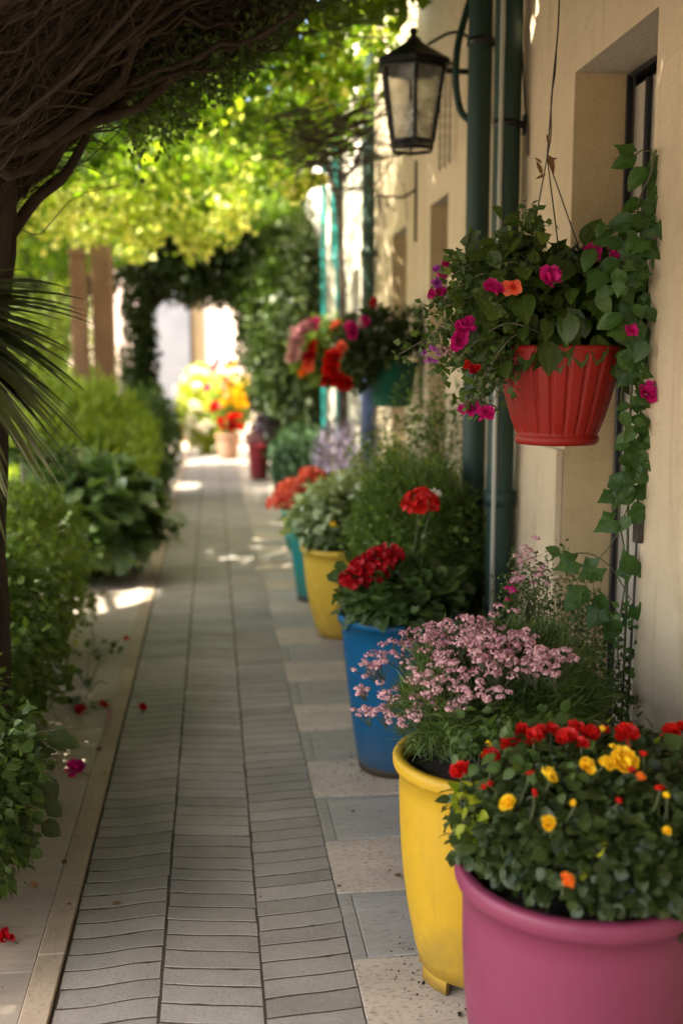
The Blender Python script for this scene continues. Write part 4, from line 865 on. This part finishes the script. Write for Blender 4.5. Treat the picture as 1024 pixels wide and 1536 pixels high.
# ------------------------------------------------------------------ overhead vine canopy, Y 4.5 .. 12
vc = thing('vine_canopy', (-2.0, 8.0, 0), 'glowing yellow green leaf canopy of a vine hanging over the middle of the path', 'vine')
mb = MB()
def vlayer(n, size, f, seedc=1.0):
    x = rng.uniform(-2.6, 1.0, n); y = rng.uniform(4.9, 12.2, n); return f(x, y)
nL = 40000; x = rng.uniform(-3.0, .95, nL); y = rng.uniform(4.6, 12.4, nL)
under = 2.33+.30*np.clip(x+1.1, -.6, 3)+.14*np.sin(x*2.3+y*1.3)+.10*np.sin(y*2.7-x*1.9)+.02*(y-5)
thk = .55+.25*np.sin(x*1.7+y*.9)
h = rng.random(nL)**1.6; z = under+h*thk
dens = np.sin(x*6+1.7*np.sin(y*2.1))*np.sin(y*4.3+x*2)+rng.normal(size=nL)*.35
k = (dens > -.35) & (z < 3.9)
P = np.column_stack([x, y, z])[k]; P = P[sunkeep(P)]; m_ = len(P)
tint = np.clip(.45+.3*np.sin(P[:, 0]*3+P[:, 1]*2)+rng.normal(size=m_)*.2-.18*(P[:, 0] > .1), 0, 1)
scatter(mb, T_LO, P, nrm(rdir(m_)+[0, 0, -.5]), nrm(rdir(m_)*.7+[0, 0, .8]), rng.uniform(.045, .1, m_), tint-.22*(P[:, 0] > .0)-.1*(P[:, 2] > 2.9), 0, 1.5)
# hanging sprays
for (px, py, Y, n, s) in ((470, 60, 6, 160, .12), (510, 110, 6.2, 160, .12), (430, 120, 6.2, 160, .14), (340, 170, 6.4, 200, .14), (560, 40, 6, 120, .1), (400, 60, 6, 120, .1), (90, 330, 8, 260, .12), (70, 290, 7.5, 260, .14), (180, 310, 8, 320, .15), (215, 345, 8, 180, .09), (240, 300, 8.2, 260, .13), (300, 345, 8.2, 220, .1), (290, 370, 8.2, 70, .05), (330, 330, 8.5, 200, .11), (110, 300, 7, 220, .12), (200, 380, 9, 60, .05), (140, 345, 8.6, 160, .09), (440, 282, 6.5, 50, .04), (470, 268, 6.6, 30, .035), (350, 300, 8, 160, .1), (270, 250, 7, 300, .16), (200, 240, 7, 300, .16), (380, 250, 7, 200, .14)):
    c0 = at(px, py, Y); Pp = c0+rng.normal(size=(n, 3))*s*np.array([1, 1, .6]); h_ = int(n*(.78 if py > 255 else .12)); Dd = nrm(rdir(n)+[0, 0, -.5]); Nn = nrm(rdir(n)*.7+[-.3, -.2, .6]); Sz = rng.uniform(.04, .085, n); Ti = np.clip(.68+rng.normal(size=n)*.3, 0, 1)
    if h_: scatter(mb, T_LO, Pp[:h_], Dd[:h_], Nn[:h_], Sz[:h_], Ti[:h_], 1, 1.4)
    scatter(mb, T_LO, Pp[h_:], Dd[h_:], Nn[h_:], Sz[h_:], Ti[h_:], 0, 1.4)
mb.build('leaf_layer', [L_VINE, L_GLOW], vc)
mb = MB()
for i in range(260):   # woody shoots
    x0, y0 = rng.uniform(-1.6, .9), rng.uniform(4.6, 11); z0_ = 2.45+.30*np.clip(x0+1.1, -.6, 3)+.1; d = rng.normal(size=3)*[.5, .4, .12]; tube(mb, spline([(x0, y0, z0_), np.array([x0, y0, z0_])+d*.5+rng.normal(size=3)*.06, np.array([x0, y0, z0_])+d], 8), np.linspace(.008, .003, 8), 5, 0, rng.random(), False)
for (a, b_, c_) in (((560, 190), (500, 230), (430, 250)), ((550, 180), (500, 200), (440, 200)), ((545, 215), (520, 260), (470, 240)), ((510, 280), (505, 255), (470, 235)), ((555, 160), (480, 190), (400, 220)), ((540, 240), (515, 268), (495, 262)), ((560, 205), (530, 225), (480, 215)), ((520, 180), (470, 205), (420, 235)), ((540, 200), (500, 215), (450, 222))):
    tube(mb, spline([at(*a, 6.0), at(*b_, 6.2), at(*c_, 6.4)], 10), np.linspace(.011, .004, 10), 6, 0, .5, False)
    for k in range(6): s_ = at(*b_, 6.2)+rng.normal(size=3)*[.12, .1, .04]; tube(mb, spline([s_, s_+rng.normal(size=3)*.06, s_+rng.normal(size=3)*.14], 6), .0035, 4, 0, .5, False)
for i in range(45):
    q = at(rng.uniform(400, 575), rng.uniform(150, 250), rng.uniform(5.4, 6.6)); d = np.array([-rng.uniform(.2, .6), rng.normal()*.3, rng.normal()*.08-.05]); tube(mb, spline([q-d*.4, q+rng.normal(size=3)*.03, q+d*.6], 8), np.linspace(.006, .002, 8), 5, 0, rng.random(), False)
tube(mb, spline([(-2.0, 8, 0), (-1.95, 8, 1.2), (-1.7, 7.9, 2.2), (-.9, 7.6, 2.9), (.2, 7, 3.1)], 20), np.linspace(.06, .02, 20), 10)
tube(mb, spline([(1.06, 8.75, 0), (1.05, 8.75, 1.6), (.95, 8.5, 2.7), (.5, 7.6, 3.1)], 20), np.linspace(.03, .015, 20), 8)
mb.build('woody_stems', M_TWIG, vc)
# added tree on the left, mostly out of view, to block the sun
stt = thing('added_shade_tree', (-3.2, 7.5, 0), 'added broad dark crowned tree, mostly out of view, shading the bed and path from the left', 'tree')
mb = MB()
for (cx_, cy_, cz_, a, b_, c_, n) in ((-2.5, 5.4, 3.15, .95, 2.2, .75, 11000), (-2.5, 8.6, 3.15, .85, 2.2, .75, 10000), (-2.6, 11.6, 3.2, .9, 1.7, .75, 7000), (-.9, 3.6, 3.5, 1.1, 1.3, .5, 5000)):
    foliage(mb, (cx_, cy_, cz_), (a, b_, c_), n, .12, T_LO, clumps=130, spread=.13, shell=.1, tb=.45, wid=1.4, keep=sunkeep)
mb.build('crown', L_MID, stt)
mb = MB(); tube(mb, spline([(-3.2, 7.5, 0), (-3.15, 7.5, 1.5), (-3.0, 7.6, 3.0)], 12), np.linspace(.16, .09, 12), 12)
for k in range(14): e = np.array([rng.uniform(-3.2, -1.9), rng.uniform(3.6, 12.5), rng.uniform(2.9, 3.6)]); tube(mb, spline([(-3.1, 7.5, 1.8+rng.random()*.6), (e+[-3.1, 7.5, 2.6])/2+[0, 0, .2], e], 10), np.linspace(.06, .015, 10), 7)
mb.build('trunk', M_BARK, stt)

# ------------------------------------------------------------------ yucca at the left edge
yc = thing('yucca', (-.66, 2.28, 0), 'drooping sword leaved yucca in front of the dark trunk', 'yucca')
mb = MB(); tube(mb, spline([(-.66, 2.28, -.02), (-.67, 2.28, .7), (-.64, 2.28, 1.42)], 14), .035, 10); mb.build('trunk', M_BARK, yc)
mb = MB(); yc0 = np.array([-.58, 2.28, 1.49])
for i in range(110):
    az = rng.uniform(-1.3, 1.3); el = rng.uniform(-1.3, .65); L = rng.uniform(.24, .40)
    d = np.array([math.cos(az)*math.cos(el), math.sin(az)*math.cos(el), math.sin(el)]); s = np.linspace(0, 1, 10)
    droop = .22*L+.18*L*rng.random(); mid = yc0[None]+d[None]*L*s[:, None]-np.array([0, 0, 1])*(droop*s**2)[:, None]
    w = (.007+.017*np.sin(pi*s**.8))*(1-s**4*.97)*rng.uniform(.8, 1.2); sd = nrm(np.cross(d, [0, 0, 1])); upv = np.array([0, 0, .35])
    v = np.stack([mid+sd*w[:, None]+upv*w[:, None], mid, mid-sd*w[:, None]+upv*w[:, None]], 1); mb.add(v, grid_faces(10, 3), 0, np.clip(rng.normal(.45, .25), 0, 1))
mb.build('blade', L_YUC, yc)

# ------------------------------------------------------------------ hanging baskets
hc = at(838, 520, 2.85); HX, HY, HZ = hc[0], 2.85, hc[2]
HB = thing('hanging_basket', (HX, HY, 1.176), 'ribbed red hanging pot with magenta flowers in front of the wall recess', 'hanging basket')
mb = MB(); zbt = 1.176-HZ
RS = 1.06
rib = lambda a: .035*(np.abs(((a*22/(2*pi)) % 1)-.5) < .38)-.02*(np.abs(((a*22/(2*pi)) % 1)-.5) > .46)
prof = [(.04, zbt, 0), (.098, zbt, 0), (.104, zbt+.004, 0), (.106, zbt+.016, 0), (.103, zbt+.024, 0), (.101, zbt+.027, 0), (.103, zbt+.036, .8), (.114, zbt+.07, 1), (.127, zbt+.12, 1), (.138, zbt+.17, 1), (.149, zbt+.215, 1), (.154, zbt+.238, .9), (.156, zbt+.243, 0), (.159, zbt+.247, 0), (.159, zbt+.259, 0), (.155, zbt+.262, 0), (.144, zbt+.258, 0), (.14, zbt+.22, 0)]
lathe(mb, [(q[0]*RS, q[1], q[2]) for q in prof], 264, (HX, HY, HZ), rib=rib); mb.build('pot', P_RED, HB)
sb = MB(); a = np.linspace(0, 2*pi, 24, endpoint=False); sb.add([(HX+.142*math.cos(q), HY+.142*math.sin(q), HZ-.03) for q in a], [range(24)]); sb.build('soil', M_SOIL, HB)
kn = at(820, 236, 2.85)
mb = MB()
for q in (2.3, 4.6, -.1): tube(mb, [(HX+.148*math.cos(q), HY+.148*math.sin(q), HZ-.005), kn], .0018, 5)
up0 = [kn, at(823, 200, 2.85), at(829, 120, 2.85), at(835, 60, 2.85), at(838, 0, 2.85)]; topz = 2.72
tube(mb, spline(up0+[np.array([kn[0]+.02, 2.85, topz])], 24), .0022, 5)
tube(mb, spline([kn, at(826, 200, 2.84), at(826, 150, 2.84), at(832, 110, 2.85), at(834, 70, 2.85)], 20), .0018, 5)
mb.build('wire', M_WIRE, HB)
mb = MB()
for (x, y, L, an) in ((812, 262, 22, 110), (818, 262, 16, 200), (822, 232, 30, -70), (812, 245, 14, 140), (822, 215, 14, 100), (826, 240, 10, 20)):
    mb = MB(); scatter(mb, T_OVAL, [at(x, y, 2.84)], [CR*math.cos(math.radians(an))+np.array([0, 0, math.sin(math.radians(an))])], [(0, -1, .3)], [L/570], .5, 0, .45); mb.build('dry_leaf', L_DRY, HB)
hk = thing('wall_hook', (1.1, 2.85, topz), 'iron hook on the wall above that carries the red hanging basket', 'hook')
mb = MB(); tube(mb, spline([(1.095, 2.85, topz-.1), (1.05, 2.85, topz), (kn[0]+.02, 2.85, topz+.01)], 10), .006, 8); box(mb, 1.088, 1.0985, 2.84, 2.86, topz-.18, topz-.02, 0, .5, .002); mb.build('arm', M_IRON, hk)
mb = MB()
fx, fz = HX, HZ
K = foliage(mb, (HX-.01, HY, HZ+.10), (.20, .17, .15), 620, .078, T_OVAL, clumps=36, spread=.22, tb=.42, wid=.98, droop=.8, up=.4, shell=.6, zmin=HZ-.05)
foliage(mb, (HX-.02, HY, HZ+.13), (.16, .15, .12), 700, .05, T_OVAL, clumps=30, spread=.25, tb=.3, wid=.95, shell=.1)
foliage(mb, (HX+.13, HY-.07, HZ+.09), (.07, .08, .16), 150, .08, T_OVAL, clumps=14, spread=.3, tb=.5, wid=1.0, droop=1.0)
for i in range(34):    # leaves that fold over the rim
    q = rng.uniform(pi*.85, pi*2.15); p = np.array([HX+.15*math.cos(q), HY+.15*math.sin(q), HZ+rng.uniform(-.005, .04)]); o_ = np.array([math.cos(q), math.sin(q), 0]); scatter(mb, T_OVAL, [p], [o_*.45+np.array([rng.normal()*.3, 0, -1])], [o_+[0, 0, .5]], [rng.uniform(.05, .085)], rng.uniform(.25, .7), 0, 1.0)
mb.build('foliage', L_HANG, HB)
mb = MB(); fm = MB()                    # small-leaved sprays on the left
ends = [(645, 450), (650, 480), (640, 520), (655, 545), (680, 570), (700, 600), (720, 600), (665, 420), (690, 400), (720, 385), (745, 370), (770, 345), (800, 330), (660, 500), (700, 540), (730, 590), (750, 570), (690, 450), (700, 480), (670, 400), (740, 400), (720, 430)]
for (x, y) in ends:
    for r_ in range(3):
        e = at(x+rng.normal()*14, y+rng.normal()*14, 2.8+rng.normal()*.06); b0 = np.array([HX-.06+rng.normal()*.03, HY+rng.normal()*.04, HZ+.02+rng.random()*.08]); md = (e+b0)/2+[0, rng.normal()*.03, .05+rng.random()*.04]; pth = spline([b0, md, e], 12); tube(fm, pth, np.linspace(.002, .0009, 12), 4, 0, .6, False)
        for j in range(3, 12):
            n = 6; P_ = pth[j]+rng.normal(size=(n, 3))*.014; scatter(mb, T_LO, P_, nrm(rdir(n)+[0, 0, -.2]), nrm(rdir(n)+[0, -.6, .8]), rng.uniform(.012, .03, n), rng.random(n)*.9, 0, 1.2)
mb.build('trailing_foliage', L_MID, HB); fm.build('stem', M_PALESTEM, HB)
mb = MB(); ends2 = [(705, 470), (730, 400), (745, 440), (760, 380), (790, 355), (720, 500), (740, 520), (735, 480)]
for (x, y) in ends2:
    n = 14; P_ = at(x, y, 2.76)+rng.normal(size=(n, 3))*[.03, .03, .03]; scatter(mb, T_OVAL, P_, nrm(rdir(n)+[-.3, -.2, -.6]), nrm(rdir(n)*.6+[-.2, -.8, .5]), rng.uniform(.04, .062, n), rng.random(n), 0, 1.1)
mb.build('side_foliage', L_HANG, HB)
for (x, y, r, fm_, Y) in ((820, 418, 17, F_MAG, 2.66), (885, 380, 14, F_MAG, 2.7), (915, 378, 12, F_MAG, 2.7), (942, 383, 13, F_MAG, 2.68), (735, 430, 11, F_MAG, 2.68), (745, 434, 8, F_MAG, 2.66), (768, 431, 13, F_CORAL, 2.66), (690, 495, 13, F_MAG, 2.7), (685, 512, 13, F_MAG, 2.7), (700, 487, 11, F_MAG, 2.7), (700, 548, 7, F_RED, 2.7), (712, 556, 8, F_DRED, 2.7), (705, 612, 12, F_MAG, 2.74), (728, 620, 13, F_MAG, 2.72), (693, 615, 7, F_MAG, 2.74), (662, 412, 8, F_MAG, 2.8), (655, 425, 8, F_PURP, 2.8), (660, 438, 8, F_MAG, 2.8), (645, 442, 7, F_MAG, 2.8), (668, 398, 7, F_MAG, 2.8), (792, 478, 10, F_DRED, 2.75), (655, 405, 6, F_PURP, 2.8)):
    p = at(x, y, Y); flower(HB, 'ros', p, r/560*rng.uniform(.9, 1.08), fm_, p+[.05, .06, -.0] if y > 560 else None, n=14, up=(rng.normal()*.3, -1, .3+rng.normal()*.2), open_=.95)
for (x, y) in ((645, 525), (655, 535), (665, 522), (640, 535), (672, 530)):
    mb = MB(); p = at(x, y, 2.8)
    for k in range(4): umbel(mb, p+rng.normal(size=3)*.01, .009, n=12, fs=.006, T=T_DOT, tint=.6)
    mb.build('flower', F_PURP if x < 660 else F_PINK, HB)

GX_ = .945; GY_ = 5.72; gz = at(595, 548, GY_)[2]
GB = thing('hanging_basket', (GX_, GY_, gz-.2), 'dark green hanging pot with red flowers, mid distance', 'hanging basket')
mb = MB(); lathe(mb, [(.03, -.215), (.098, -.215), (.10, -.21), (.112, -.12), (.116, -.118), (.131, -.005), (.137, 0), (.137, .018), (.131, .02), (.125, .0)], 48, (GX_, GY_, gz)); mb.build('pot', P_GREEN, GB)
mb = MB()
for q in (.5, 2.6, 4.7): tube(mb, [(GX_+.13*math.cos(q), GY_+.13*math.sin(q), gz), (.90, 5.86, 2.262)], .0025, 5)
mb.build('wire', M_WIRE, GB)
mb = MB(); foliage(mb, (GX_-.06, GY_-.02, gz+.13), (.21, .19, .17), 3200, .04, T_LO, clumps=40, spread=.2, tb=.35, zmin=gz-.1); foliage(mb, (GX_-.17, GY_-.03, gz+.02), (.1, .12, .13), 600, .045, T_LO, clumps=14, tb=.5); foliage(mb, (1.03, GY_-.05, gz+.22), (.07, .08, .09), 220, .03, T_LO, clumps=10, tb=.3); mb.build('foliage', L_DARK, GB)
for (x, y, r, fm_) in ((500, 540, 14, F_RED), (498, 556, 13, F_RED), (505, 570, 13, F_RED), (518, 578, 12, F_RED), (528, 494, 10, F_MAG), (548, 484, 9, F_MAG), (540, 487, 6, F_WHITE), (562, 456, 8, F_DRED), (513, 522, 9, F_CORAL), (490, 572, 9, F_DRED), (528, 503, 8, F_MAG)):
    flower(GB, 'ros', at(x, y, GY_-.18), r/270, fm_, None, n=16, up=(-.3, -1, .4))
FX, FY = .86, 7.9; fz = at(480, 560, FY)[2]
FB = thing('hanging_basket', (FX, FY, fz-.2), 'farthest hanging basket with pale pink flowers half behind the green one', 'hanging basket')
mb = MB(); lathe(mb, [(.03, -.1), (.1, -.1), (.12, .0), (.16, .12), (.165, .14), (.155, .14), (.15, .1)], 32, (FX, FY, fz)); mb.build('pot', P_GREEN, FB)
mb = MB(); foliage(mb, (FX-.04, FY, fz+.16), (.24, .22, .24), 2600, .05, T_LO, clumps=36, tb=.4, zmin=fz-.12); mb.build('foliage', L_LIGHT, FB)
mb = MB(); tube(mb, [(FX, FY, fz+.1), (FX, FY, 2.6)], .004, 5); tube(mb, [(FX, FY, 2.6), (1.11, FY, 2.6)], .008, 6); mb.build('wire', M_WIRE, FB)
for (x, y, r, fm_) in ((450, 500, 12, F_PINK), (444, 512, 11, F_PALE), (441, 525, 11, F_PALE), (440, 538, 11, F_PALE), (462, 492, 12, F_PINK), (470, 488, 10, F_MAG), (465, 535, 10, F_DRED), (462, 548, 10, F_CORAL), (505, 492, 10, F_CORAL), (455, 560, 8, F_ORG), (450, 512, 9, F_PINK), (470, 520, 8, F_RED)):
    flower(FB, 'ros', at(x, y, FY-.22), r/205, fm_, None, n=16, up=(-.3, -1, .4))

# ------------------------------------------------------------------ fallen flowers, leaves
def fallen(x, y, r, m_, label, n=11, up=(.2, -.6, .8), stem=True):
    p = gnd(x, y); mb = MB(); rosette(mb, p+[0, 0, r*.55], r, n, up, .5, .9)
    if stem: tube(mb, spline([p+[0, 0, r*.4], p+[r*.9, 0, r*.2], p+[r*1.4, -.01, .003]], 6), .0015, 5, 1)
    v = np.concatenate(mb.V); dz = .0025-v[:, 2].min()
    mb.V = [q+[0, 0, dz] for q in mb.V]
    return tag(mb.build('fallen_flower', [m_, M_STEM]), label, 'flower', 'fallen flowers on the paving')
fallen(112, 1164, .034, F_MAG, 'largest fallen magenta flower, alone on the pavement', 13)
fallen(8, 1416, .022, F_DRED, 'fallen dark red bud at the pavement edge nearest the camera', 8)
fallen(213, 1065, .018, F_DRED, 'fallen red petal cluster on the brick path', 8, stem=False)
fallen(154, 1062, .020, F_RED, 'fallen red flower on the pavement close to the kerb', 8)
fallen(120, 1072, .026, F_DRED, 'fallen crimson flower under the green sprig', 9)
fallen(163, 1075, .016, F_PINK, 'fallen pink petal beside the kerb', 6, stem=False)
fallen(164, 1084, .014, F_PALE, 'fallen pale petal touching the kerb', 5, stem=False)
fallen(190, 961, .018, F_RED, 'farthest fallen red flower beside the kerb', 7, stem=False)
sg = MB()
for k in range(12): p = gnd(126, 1060)+rng.normal(size=3)*[.03, .03, 0]+[0, 0, .012]; scatter(sg, T_OVAL, [p], [nrm(np.array([rng.normal(), rng.normal(), .3]))], [(0, 0, 1)], [.045], .4, 0, 1.2)
for k in range(5): p = gnd(130, 1050); e = gnd(150+rng.normal()*15, 1010+rng.normal()*20)+[0, 0, .04]; tube(sg, spline([p+[0, 0, .006], (p+e)/2+[0, 0, .04], e], 7), .0015, 4, 1)
tag(sg.build('fallen_sprig', [L_DARK, M_STEM]), 'small green sprig lying on the pavement by crimson petals', 'sprig')
def weed(x, y, n, s, label):
    mb = MB(); c_ = gnd(x, y)
    for k in range(n): e = c_+np.array([rng.normal()*s, rng.normal()*s, abs(rng.normal())*s+.02]); tube(mb, spline([c_, (c_+e)/2+[0, 0, .02], e], 6), .0015, 4, 1); scatter(mb, T_OVAL, [e]*4, rdir(4), [(0, -.3, 1)]*4, [.03]*4, rng.random(4))
    tag(mb.build('weed', [L_MID, M_STEM]), label, 'weed')
weed(146, 990, 9, .05, 'small weed sprouting from the pavement beside the dark bush'); weed(128, 1030, 5, .04, 'sparse seedling on the pavement nearer than the weed')
for (x, y) in ((148, 1128), (158, 1162), (168, 1132), (78, 1152), (90, 1184), (113, 1239), (58, 1335), (541, 1221), (563, 1237), (587, 1310), (593, 1316), (562, 1276), (508, 1332), (166, 1360), (100, 1360), (97, 1300)):
    p = gnd(x, y)+[0, 0, .008]; mb = MB(); s = rng.uniform(.012, .028)
    for k in range(1): scatter(mb, T_OVAL, [p+rng.normal(size=3)*[.006, .006, 0]], [nrm(np.array([rng.normal(), rng.normal(), .1]))], [nrm(np.array([rng.normal()*.4, rng.normal()*.4, 1]))], [s], rng.random(), 0, .9)
    tag(mb.build('dry_leaf', L_DRY), 'curled brown leaf fragment lying on the paving', 'leaf', 'dry leaf fragments on the ground')
mb = MB()
for (px_, py_, r_) in ((.675, 1.87, .19), (.598, 2.29, .15), (.622, 3.58, .14), (.675, 5.43, .13), (.655, 6.25, .13)):
    n = 260; a = rng.random(n)*2*pi; q = r_+np.abs(rng.normal(size=n))*.045; P = np.column_stack([px_+q*np.cos(a), py_+q*np.sin(a), np.full(n, .003)])
    scatter(mb, T_ROUND, P, rdir(n), nrm(rdir(n)*.5+[0, 0, 1]), rng.uniform(.002, .007, n)*rng.choice([1, 1, 1, 1.8], n), rng.random(n))
tag(mb.build('soil_crumbs', M_SOIL), 'dark soil crumbs spilled on the slabs round the feet of the pots', 'soil', kind='stuff')
# leaf litter crumbs
mb = MB(); n = 420; P = np.column_stack([rng.uniform(-1.1, 1.08, n), rng.uniform(1.2, 14, n), np.full(n, .009)]); P = P[(P[:, 0] < -.34) | (P[:, 0] > .3) | (rng.random(n) < .25)]; n = len(P)
scatter(mb, T_LO, P, nrm(rng.normal(size=(n, 3))*[1, 1, .15]), nrm(rng.normal(size=(n, 3))*.3+[0, 0, 1]), rng.uniform(.004, .012, n), rng.random(n)); tag(mb.build('leaf_litter', L_DRY), 'fine brown crumbs scattered along the paving joints', 'litter', kind='stuff')

# ------------------------------------------------------------------ camera, light, world
cam = bpy.data.cameras.new('camera'); co = bpy.data.objects.new('camera', cam); C.objects.link(co); SC.camera = co
cam.sensor_fit = 'VERTICAL'; cam.sensor_height = 36; cam.lens = 36*FPX/1536; cam.clip_start = .05; cam.clip_end = 500
co.location = CP; co.rotation_euler = (pi/2-TH, 0, -PS)
cam.dof.use_dof = True; cam.dof.focus_distance = 2.6; cam.dof.aperture_fstop = 1.75
s = bpy.data.lights.new('sun', 'SUN'); s.energy = 5; s.angle = math.radians(.5); s.color = (1, .9, .74); so = bpy.data.objects.new('sun', s); C.objects.link(so)
from mathutils import Vector
so.rotation_euler = Vector(SUN).to_track_quat('Z', 'Y').to_euler()
w = bpy.data.worlds.new('World'); SC.world = w; w.use_nodes = True; nt = w.node_tree
sk = nt.nodes.new('ShaderNodeTexSky'); sk.sky_type = 'NISHITA'; sk.sun_disc = False
sk.sun_elevation = math.asin(SUN[2]); sk.sun_rotation = math.atan2(SUN[0], SUN[1]); sk.dust_density = 4; sk.ozone_density = .6
bg = nt.nodes['Background']; nt.links.new(sk.outputs[0], bg.inputs[0]); bg.inputs[1].default_value = .15
SC.view_settings.view_transform = 'Standard'; SC.view_settings.look = 'None'; SC.view_settings.gamma = 1; SC.view_settings.exposure = 2.5
SC.render.engine = 'CYCLES'; SC.cycles.use_denoising = True; SC.cycles.max_bounces = 8; SC.cycles.diffuse_bounces = 5; SC.cycles.transmission_bounces = 6; SC.cycles.sample_clamp_indirect = 8
